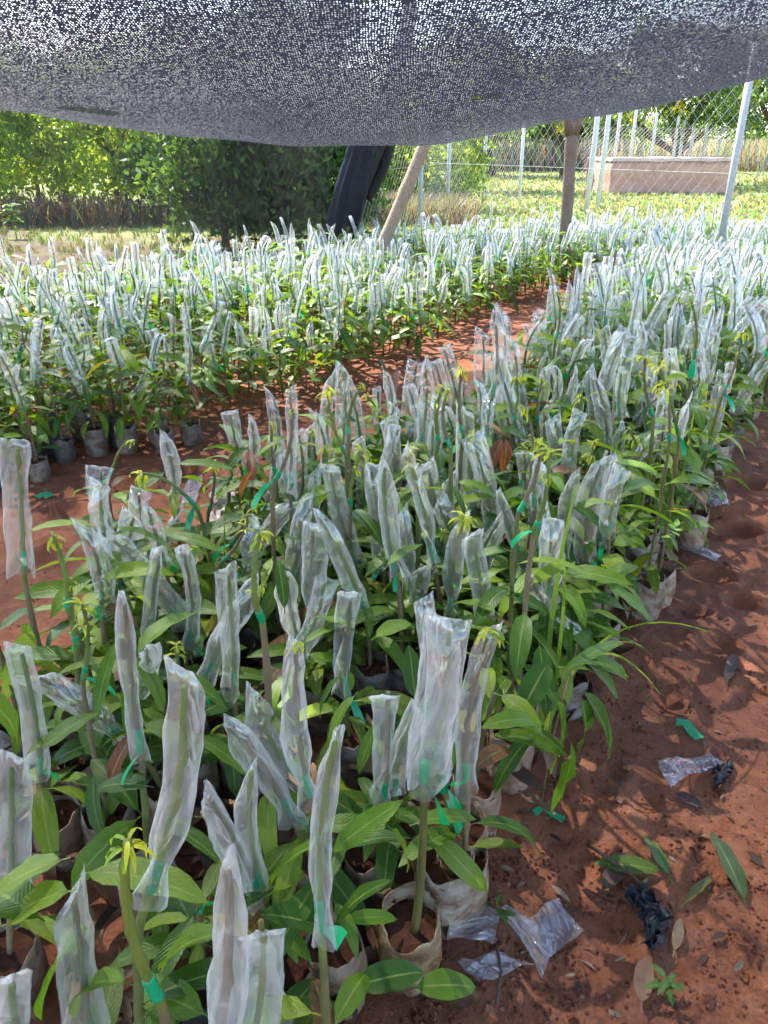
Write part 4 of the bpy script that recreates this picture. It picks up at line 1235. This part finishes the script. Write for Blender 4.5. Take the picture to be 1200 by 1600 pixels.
def link_mesh(mb, A, B_, h, cell, r, tint, z0=0.05):
    A, B_ = Vector(A), Vector(B_)
    L = (B_ - A).length; d = (B_ - A) / L
    nrm = Vector((-d.y, d.x, 0))
    k = -h
    def seg(s0, zz0, s1, zz1, off):
        a = A + d * s0 + Vector((0, 0, zz0)) + nrm * off; b = A + d * s1 + Vector((0, 0, zz1)) + nrm * off
        add_tube(mb, [a, b], r, 3, tint, 0, False)
    s = -h
    while s < L:
        for sg in (1, -1):
            if sg == 1: s0, zz0, s1, zz1 = s, z0, s + h, z0 + h
            else: s0, zz0, s1, zz1 = s, z0 + h, s + h, z0
            if s0 < 0:
                f = -s0 / (s1 - s0); zz0 += (zz1 - zz0) * f; s0 = 0
            if s1 > L:
                f = (L - s0) / (s1 - s0); zz1 = zz0 + (zz1 - zz0) * f; s1 = L
            if s1 > s0: seg(s0, zz0, s1, zz1, sg * r * 1.2)
        s += cell
    for z in (z0, z0 + h * 0.56, z0 + h):
        add_tube(mb, [A + Vector((0, 0, z)), B_ + Vector((0, 0, z))], r * 1.15, 4, tint, 0, False)

white = (0.62, 0.63, 0.62)
p1 = at_y(1132, 345, 7.6)
P_right = Vector((p1.x, 7.6, 0)); 
def gx(px, y): return Vector((at_y(px, 300, y).x, y, 0))
P_out = P_right + Vector((1.6, -2.6, 0))
far_corner = gx(812, 20)
root = thing('chain_link_fence', 'chain-link fence running from the tall near metal post into the field', 'fence', P_right)
m_ = MB(); metal_post(m_, (0, 0), 2.05, 0.035, (0.50, 0.51, 0.50)); m_.build('fence_post', M['metal'], root)
P5 = gx(657, 13); P4 = gx(700, 15.5); P3 = gx(755, 18); P6 = gx(560, 10.2)
m_ = MB(); link_mesh(m_, (0, 0, 0), (P5 - P_right) * 0.97, 1.75, 0.14, 0.0018, (0.36, 0.37, 0.37)); link_mesh(m_, P_out - P_right, (0, 0, 0), 1.75, 0.14, 0.0018, (0.36, 0.37, 0.37))
m_.build('wire_mesh', M['metal'], root)
root = thing('chain_link_fence', 'chain-link fence on thin bluish posts behind the slanting pole', 'fence', P5)
for q, w, t in ((P5, 0.036, (0.36, 0.42, 0.48)), (P4, 0.034, (0.5, 0.51, 0.51)), (P3, 0.036, white), (far_corner, 0.04, white)):
    m_ = MB(); metal_post(m_, q - P5, 1.8, w, t); m_.build('fence_post', M['metal'], root)
m_ = MB()
for a, b in ((P6, P5), (P5, P4), (P4, P3), (P3, far_corner)): link_mesh(m_, a - P5, b - P5, 1.65, 0.14, 0.0020, (0.26, 0.24, 0.20))
m_.build('wire_mesh', M['metal'], root)

FP = [(935, 170, 17), (953, 166, 18), (970, 172, 27), (995, 170, 27.4), (1027, 176, 27.8), (1061, 181, 28.3), (1070, 188, 28.8), (1087, 183, 29.2), (1106, 192, 30), (1126, 214, 31)]
names = ['leftmost', 'second', 'third', 'fourth', 'fifth', 'sixth', 'seventh', 'eighth', 'ninth', 'rightmost']
for (px, py, y), nm in zip(FP, names):
    t = at_y(px, py, y); b = at_y(px - 0.14 * (260 - py) * 1, 262, y)
    m_ = MB(); add_tube(m_, [(0, 0, -0.05), (t.x - b.x, 0, t.z * 0.7), (t.x - b.x, 0, t.z * 0.97), (t.x - b.x, 0, t.z)], [0.055, 0.055, 0.05, 0.04], 6, white)
    o_ = m_.build('fence_post', M['metal']); o_.location = (b.x, y, 0)
    tag(o_, f'white fence post behind the block wall, {nm} of the row', 'fence post', 'white posts beyond the block wall')
A, B2 = gx(905, 25), gx(1135, 26)
root = thing('mesh_fence', 'far grey mesh fence stretched behind the white posts', 'fence', A)
m_ = MB(); link_mesh(m_, (0, 0, 0), B2 - A, 1.7, 0.12, 0.005, (0.16, 0.16, 0.16)); m_.build('wire_mesh', M['metal'], root)

# low block wall
x0, x1 = gx(953, 24).x, gx(1141, 24).x
root = thing('block_wall', 'low pinkish mud block wall standing in the field', 'wall', ((x0 + x1) / 2, 24, 0))
def box(mb, a, b, tint, seg=(1, 1, 1), jit=0.0):
    from itertools import product
    ids = {}
    nx_, ny_, nz_ = seg
    def vid(i, j, k):
        if (i, j, k) not in ids:
            p = [a[0] + (b[0] - a[0]) * i / nx_, a[1] + (b[1] - a[1]) * j / ny_, a[2] + (b[2] - a[2]) * k / nz_]
            q = noise.noise_vector(Vector(p) * 2.3) * jit
            ids[(i, j, k)] = mb.vert((p[0] + q.x, p[1] + q.y, p[2] + q.z), tint)
        return ids[(i, j, k)]
    for i in range(nx_):
        for k in range(nz_):
            mb.face((vid(i, 0, k), vid(i + 1, 0, k), vid(i + 1, 0, k + 1), vid(i, 0, k + 1)))
            mb.face((vid(i, ny_, k), vid(i, ny_, k + 1), vid(i + 1, ny_, k + 1), vid(i + 1, ny_, k)))
    for i in range(nx_):
        for j in range(ny_):
            mb.face((vid(i, j, nz_), vid(i + 1, j, nz_), vid(i + 1, j + 1, nz_), vid(i, j + 1, nz_)))
    for j in range(ny_):
        for k in range(nz_):
            mb.face((vid(0, j, k), vid(0, j, k + 1), vid(0, j + 1, k + 1), vid(0, j + 1, k)))
            mb.face((vid(nx_, j, k), vid(nx_, j + 1, k), vid(nx_, j + 1, k + 1), vid(nx_, j, k + 1)))
hw = (x1 - x0) / 2
mb = MB(); box(mb, (-hw, 0, -0.1), (hw, 2.2, 0.88), (0.52, 0.305, 0.235), (24, 8, 5), 0.035); mb.build('wall_body', M['block'], root)
mb = MB(); box(mb, (-hw - 0.03, -0.03, 0.87), (hw + 0.03, 2.23, 0.96), (0.58, 0.44, 0.36), (24, 8, 1), 0.03); mb.build('wall_top', M['block'], root)

# ------------------------------------------------------------------ trees, bushes, field
def leaf_cloud(r, clumps, per, size, colors, flat=0.5, asp=0.42, droop=0.0):
    """numpy cloud of small diamond leaves round the clump centres: (x, y, z, radius)"""
    npr = np.random.default_rng(r.randrange(1 << 30))
    V, T = [], []
    for (cx, cy, cz, cr) in clumps:
        n = int(per * r.uniform(0.7, 1.3))
        p = npr.normal(0, 1, (n, 3)); p /= np.linalg.norm(p, axis=1)[:, None] + 1e-6
        p *= (npr.random((n, 1)) ** 0.5) * cr
        p[:, 2] *= flat; p[:, 2] -= droop * (npr.random(n) ** 2) * cr
        p += (cx, cy, cz)
        d = npr.normal(0, 1, (n, 3)); d[:, 2] -= droop * 1.2; d /= np.linalg.norm(d, axis=1)[:, None]
        e = npr.normal(0, 1, (n, 3)); e -= d * (e * d).sum(1)[:, None]; e /= np.linalg.norm(e, axis=1)[:, None] + 1e-6
        s = size * npr.uniform(0.6, 1.3, (n, 1))
        V.append(np.stack([p - d * s * 0.5, p + e * s * asp * 0.5, p + d * s * 0.5, p - e * s * asp * 0.5], 1).reshape(-1, 3))
        base = np.array(r.choice(colors)) * r.uniform(0.75, 1.25)
        t = base[None, :] * npr.uniform(0.7, 1.3, (n, 1))
        T.append(np.repeat(t, 4, 0))
    V = np.concatenate(V).astype(np.float32); T = np.concatenate(T).astype(np.float32)
    n = len(V) // 4
    return (V, np.arange(len(V), dtype=np.int32), np.full(n, 4, dtype=np.int32), np.zeros(n, dtype=np.int32), T, np.zeros((len(V), 2), dtype=np.float32))

def crown_clumps(r, n, c, rad, cr, lo=-0.5):
    res = []
    while len(res) < n:
        v = Vector((r.uniform(-1, 1), r.uniform(-1, 1), r.uniform(lo, 1)))
        if 0.35 < v.length < 1.0:
            res.append((c[0] + v.x * rad[0], c[1] + v.y * rad[1], c[2] + v.z * rad[2], cr * r.uniform(0.6, 1.3)))
    return res

def tree(name, label, cat, loc, trunk_h, trunk_r, crown_c, crown_r, n, per, size, colors, cr, group, seed, limbs=6, bark=(0.10, 0.075, 0.055), flat=0.7, extra=None, lo=-0.5, droop=0.0):
    r = random.Random(seed)
    root = thing(name, label, cat, loc, group)
    mb = MB()
    top = Vector((crown_c[0] * 0.5, crown_c[1] * 0.5, trunk_h))
    tr = [Vector((0, 0, -0.1)), Vector((crown_c[0] * 0.15, 0, trunk_h * 0.5)), top]
    add_tube(mb, bez(*tr, 8), [trunk_r * (1.2 - 0.5 * i / 8) for i in range(9)], 9, bark)
    cl = crown_clumps(r, n, crown_c, crown_r, cr, lo)
    for i in range(limbs):
        e = Vector(cl[i * len(cl) // limbs][:3])
        add_tube(mb, bez(top - Vector((0, 0, trunk_h * 0.2 * r.random())), (top + e) / 2 + Vector((0, 0, -0.1 * crown_r[2])), e, 6), [trunk_r * 0.5 * (1 - 0.75 * k / 6) for k in range(7)], 6, bark)
    mb.build('trunk', M['bark'], root)
    obj('crown', mesh_from('crown', leaf_cloud(r, cl, per, size, colors, flat, droop=droop), M['foliage'], False), root)
    if extra:
        cl2 = crown_clumps(r, extra[0], crown_c, [q * 1.04 for q in crown_r], extra[1], lo)
        obj('blossom', mesh_from('blossom', leaf_cloud(r, cl2, extra[2], size * 0.8, [extra[3]], flat), M['foliage'], False), root)
    return root

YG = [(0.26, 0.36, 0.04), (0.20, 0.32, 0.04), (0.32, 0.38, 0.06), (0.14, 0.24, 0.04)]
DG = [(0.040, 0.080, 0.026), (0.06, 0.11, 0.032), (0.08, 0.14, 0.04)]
KG = [(0.035, 0.080, 0.020), (0.05, 0.105, 0.026), (0.08, 0.14, 0.03)]  # shrubs by the trunk: greens darkened to carry their shade
MG = [(0.11, 0.18, 0.055), (0.15, 0.22, 0.07), (0.19, 0.26, 0.09)]
bl = ['bright feathery bush at the left end behind the side net', 'yellow-green bush over dry brush behind the side net', 'light green bush beside the brown dry brush', 'tall bright bush in the middle of the hedge',
      'yellowish drooping bush next to the dark shrubs', 'dark shrub in shade beside the gathered net', 'shaded dark shrub close to the draped trunk', 'far bright bush seen past the trunk at its right',
      'bush of the second rank at the hedge\'s left end', 'bush of the second rank behind the yellow-green bushes', 'bush of the second rank behind the tall bright bush', 'dark bush of the second rank behind the shaded shrubs', 'dark low bush right behind the draped trunk',
      'dark shrub in deep shade, farthest left of those near the trunk', 'dark shrub in deep shade between two others near the trunk', 'dark shrub in deep shade touching the draped trunk']
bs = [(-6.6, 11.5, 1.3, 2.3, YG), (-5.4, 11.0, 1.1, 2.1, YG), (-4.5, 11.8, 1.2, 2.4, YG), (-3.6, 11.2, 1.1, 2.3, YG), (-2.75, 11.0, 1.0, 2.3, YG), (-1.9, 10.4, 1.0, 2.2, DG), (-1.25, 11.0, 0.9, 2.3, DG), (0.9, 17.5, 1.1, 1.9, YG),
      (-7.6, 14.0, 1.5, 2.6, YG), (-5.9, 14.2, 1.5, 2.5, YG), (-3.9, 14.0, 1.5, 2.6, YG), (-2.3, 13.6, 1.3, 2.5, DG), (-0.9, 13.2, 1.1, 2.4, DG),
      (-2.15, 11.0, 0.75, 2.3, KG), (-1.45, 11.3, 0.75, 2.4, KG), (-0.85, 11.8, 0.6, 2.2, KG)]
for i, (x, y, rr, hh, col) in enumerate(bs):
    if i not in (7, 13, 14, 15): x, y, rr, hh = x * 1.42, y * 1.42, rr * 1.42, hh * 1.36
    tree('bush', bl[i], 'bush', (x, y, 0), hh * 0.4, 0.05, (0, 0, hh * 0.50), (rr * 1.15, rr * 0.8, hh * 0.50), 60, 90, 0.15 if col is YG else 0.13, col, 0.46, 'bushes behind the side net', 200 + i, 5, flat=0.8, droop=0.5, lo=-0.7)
# taller trees behind the bushes
tl = ['tall dark tree behind the bushes, leftmost of the tall trees', 'dark spreading tree behind the middle bushes', 'leafy dark tree behind the shaded shrubs']
for i, (x, y, hh) in enumerate([(-16.5, 27, 6.5), (-2.2, 25, 6.2), (-9.5, 32, 5.2)]):
    tree('tree', tl[i], 'tree', (x, y, 0), 1.8, 0.16, (0, 0, hh * 0.58), (2.1, 2.0, hh * 0.38), 60, 150, 0.16, DG, 0.6, 'tall trees behind the bushes', 300 + i, 7, droop=0.2)
# tree with the draped trunk: crown spreads above the net
r = random.Random(41)
g = at_y(540, 395, 8.6); g = Vector((g.x, 8.6, 0))
root = thing('shade_tree', 'leaning dark tree whose trunk has the net gathered round it', 'tree', g)
mb = MB()
up = at_y(592, 215, 8.6) - g
add_tube(mb, bez(Vector((-0.1, 0, -0.1)), Vector((-0.05, 0, 0.7)), Vector((up.x, 0, up.z)), 10) + [Vector((up.x + 0.3, -0.1, 2.4)), Vector((up.x + 0.1, -0.3, 3.6))], [0.19, 0.18, 0.17, 0.16, 0.155, 0.15, 0.15, 0.145, 0.14, 0.13, 0.11, 0.07, 0.05], 12, (0.05, 0.043, 0.04))
a0 = at_y(572, 310, 8.6) - g; a1 = at_y(600, 275, 8.6) - g; a2 = at_y(612, 215, 8.6) - g
add_tube(mb, bez(a0, a1, a2, 8) + [a2 + Vector((0.1, 0, 0.8))], [0.055] * 9 + [0.04], 8, (0.04, 0.036, 0.033))
CL = []
for i in range(7):
    e = Vector((r.uniform(-1.7, 1.9), r.uniform(-0.6, 1.8), r.uniform(3.6, 4.8)))
    add_tube(mb, bez(Vector((up.x + 0.1, -0.3, 3.5)), Vector((e.x * 0.5, e.y * 0.5, 3.9)), e, 7), [0.04 - 0.004 * k for k in range(8)], 7, (0.05, 0.043, 0.04))
mb.build('trunk', M['bark'], root)
cl = crown_clumps(r, 12, (0.1, 0.9, 4.1), (2.1, 1.5, 1.3), 0.42)
cl += crown_clumps(r, 12, (-0.7, 0.6, 2.2), (1.5, 0.8, 0.5), 0.28)
obj('crown', mesh_from('crown', leaf_cloud(r, cl, 120, 0.10, DG, 0.6, droop=0.3), M['foliage'], False), root)

# right and far trees
tree('flowering_tree', 'large dark tree with yellow blossom behind the right fence post', 'tree', (10.4, 30, 0), 1.2, 0.22, (0, 0, 2.9), (3.2, 2.4, 2.2), 70, 150, 0.20, DG + MG, 0.62, 'trees beyond the field', 400, 8, extra=(16, 0.32, 40, (0.42, 0.36, 0.03)))
tree('flowering_tree', 'smaller green tree with yellow blossom above the block wall', 'tree', (7.7, 36, 0), 1.0, 0.18, (0, 0, 2.9), (2.6, 2.0, 1.9), 50, 140, 0.20, MG, 0.55, 'trees beyond the field', 401, 7, extra=(8, 0.3, 40, (0.42, 0.36, 0.03)))
tree('tree', 'pale spreading tree left of the forked post', 'tree', (6.6, 50, 0), 1.6, 0.25, (0, 0, 3.2), (4.6, 3, 3.0), 90, 120, 0.30, MG, 0.9, 'trees beyond the field', 402, 8)
tree('tree', 'dark-trunked tree standing far behind the left fence', 'tree', (4.9, 40, 0), 2.0, 0.42, (-1.0, 0, 3.6), (3.0, 3, 1.8), 70, 120, 0.30, DG + MG, 0.8, 'trees beyond the field', 403, 8, bark=(0.05, 0.045, 0.042))
tree('tree', 'rounded pale tree right of the forked post', 'tree', (11.4, 52, 0), 1.6, 0.25, (0, 0, 3.0), (4.0, 3, 2.6), 80, 120, 0.32, MG, 0.9, 'trees beyond the field', 404, 8)
tree('tree', 'dense tree beyond the right fence at the picture\'s side', 'tree', (15.0, 32, 0), 1.4, 0.25, (0, 0, 2.8), (2.6, 2.4, 2.4), 70, 130, 0.2, DG, 0.6, 'trees beyond the field', 405, 7)
tree('tree', 'bushy pale tree behind the slanting pole', 'tree', (2.4, 26, 0), 1.2, 0.14, (0, 0, 2.6), (2.0, 1.6, 1.9), 60, 120, 0.2, YG + MG, 0.5, 'trees beyond the field', 406, 6)
r = random.Random(8)
cl = []
for i in range(620):
    x = r.uniform(-62, 70); y = r.uniform(66, 84)
    cl.append((x, y, r.uniform(0.2, 5.0 + 1.8 * math.sin(x * 0.21) + 1.2 * math.sin(x * .57)), r.uniform(1.1, 2.0)))
tag(obj('far_wood', mesh_from('far_wood', leaf_cloud(r, cl, 110, 0.5, MG + DG, 0.8), M['foliage'], False)), 'pale wood closing the field at its far end', 'wood', None, 'stuff')

# field plants and grass
def tufts(name, label, n, pos, hgt, w, cols, seed, nb=5, lean=0.5):
    r = random.Random(seed); mb = MB()
    for i in range(n):
        x, y = pos(r)
        k = r.choice(cols); c = tuple(q * r.uniform(0.7, 1.3) for q in k)
        for b in range(nb):
            a = r.uniform(0, 2 * PI); l = r.uniform(0.15, lean); hh = hgt * r.uniform(0.5, 1.2)
            bx, by = x + r.gauss(0, hgt * 0.25), y + r.gauss(0, hgt * 0.25)
            tx, ty = bx + math.cos(a) * hh * l, by + math.sin(a) * hh * l
            s = (-math.sin(a) * w, math.cos(a) * w)
            i0 = mb.vert((bx + s[0] * 0.5, by + s[1] * 0.5, 0), c); i1 = mb.vert((bx - s[0] * 0.5, by - s[1] * 0.5, 0), c)
            i2 = mb.vert(((bx + tx) / 2 - s[0], (by + ty) / 2 - s[1], hh * 0.7), c); i3 = mb.vert(((bx + tx) / 2 + s[0], (by + ty) / 2 + s[1], hh * 0.7), c)
            i4 = mb.vert((tx, ty, hh), c)
            mb.face((i0, i1, i2, i3)); mb.face((i3, i2, i4))
    return tag(mb.build(name, M['grass']), label, 'grass', None, 'stuff')
def fieldpos(r):
    y = 10.2 + 40 * r.random() ** 1.8
    return (-0.6 + r.uniform(-0.02, 0.62) * y, y)
tufts('field_crop', 'low yellow-green crop covering the sunny field', 9000, fieldpos, 0.10, 0.020, [(0.23, 0.27, 0.11), (0.29, 0.31, 0.15), (0.18, 0.22, 0.08)], 1, 5, 1.1)
tufts('dry_grass', 'tall dry pinkish grass strip across the far field', 2600, lambda r: (r.uniform(-1, 40), r.uniform(46, 58)), 1.5, 0.05, [(0.33, 0.29, 0.24), (0.27, 0.26, 0.17), (0.30, 0.25, 0.21)], 2, 5, 0.5)
tufts('dry_brush', 'brown dry brush at the foot of the bushes', 520, lambda r: (r.uniform(-11, -1.0), r.uniform(13.6, 15.6)), 0.50, 0.012, [(0.13, 0.095, 0.07), (0.16, 0.125, 0.10), (0.09, 0.07, 0.055)], 3, 6, 1.2)
tufts('rough_grass', 'rough short grass on the bare ground behind the back bed', 900, lambda r: (r.uniform(-9.5, -0.8), 6.6 + 6.8 * r.random()), 0.10, 0.008, [(0.12, 0.17, 0.04), (0.17, 0.16, 0.08)], 4, 6, 0.9)
tufts('fence_brush', 'reddish dry brush along the left fence', 500, lambda r: (r.uniform(-0.2, 1.5), r.uniform(13.5, 16.5)), 0.45, 0.010, [(0.20, 0.155, 0.13), (0.19, 0.19, 0.11)], 5, 6, 0.9)

# ------------------------------------------------------------------ light, sky, camera
SUN_EL, SUN_AZ = math.radians(50), math.radians(-33)      # azimuth from +Y, positive towards +X
sd = Vector((math.sin(SUN_AZ) * math.cos(SUN_EL), math.cos(SUN_AZ) * math.cos(SUN_EL), math.sin(SUN_EL)))
sun = bpy.data.lights.new('sun', 'SUN'); sun.energy = 3.3; sun.angle = math.radians(0.9); sun.color = (1.0, 0.955, 0.88)
so = bpy.data.objects.new('sun', sun); C.objects.link(so); so.rotation_euler = sd.to_track_quat('Z', 'Y').to_euler()
so.location = sd * 30
w = bpy.data.worlds.new('World'); bpy.context.scene.world = w; w.use_nodes = True
nt = w.node_tree; nt.nodes.clear()
sky = nt.nodes.new('ShaderNodeTexSky'); sky.sky_type = 'NISHITA'; sky.sun_disc = False
sky.sun_elevation = SUN_EL; sky.sun_rotation = SUN_AZ; sky.dust_density = 1.2; sky.air_density = 1.0
bg = nt.nodes.new('ShaderNodeBackground'); bg.inputs[1].default_value = 0.15
ow = nt.nodes.new('ShaderNodeOutputWorld')
nt.links.new(sky.outputs[0], bg.inputs[0]); nt.links.new(bg.outputs[0], ow.inputs[0])

cam = bpy.data.cameras.new('camera'); co = bpy.data.objects.new('camera', cam); C.objects.link(co)
cam.sensor_fit = 'VERTICAL'; cam.sensor_height = 36; cam.lens = 36 * FPX / 1600
cam.clip_start = 0.02; cam.clip_end = 2000
co.location = CAM; co.rotation_euler = (PI / 2 - PITCH, 0, 0)
sc = bpy.context.scene
sc.camera = co
sc.view_settings.view_transform = 'Standard'; sc.view_settings.look = 'None'
sc.view_settings.exposure = 2.35; sc.view_settings.gamma = 1
sc.cycles.transparent_max_bounces = 40
sc.cycles.max_bounces = 8
sc.cycles.diffuse_bounces = 3; sc.cycles.glossy_bounces = 2; sc.cycles.transmission_bounces = 3
sc.cycles.caustics_reflective = False; sc.cycles.caustics_refractive = False

sc.cycles.use_denoising = True
sc.cycles.denoiser = 'OPENIMAGEDENOISE'
sc.cycles.denoising_input_passes = 'RGB'
sc.cycles.denoising_prefilter = 'ACCURATE'
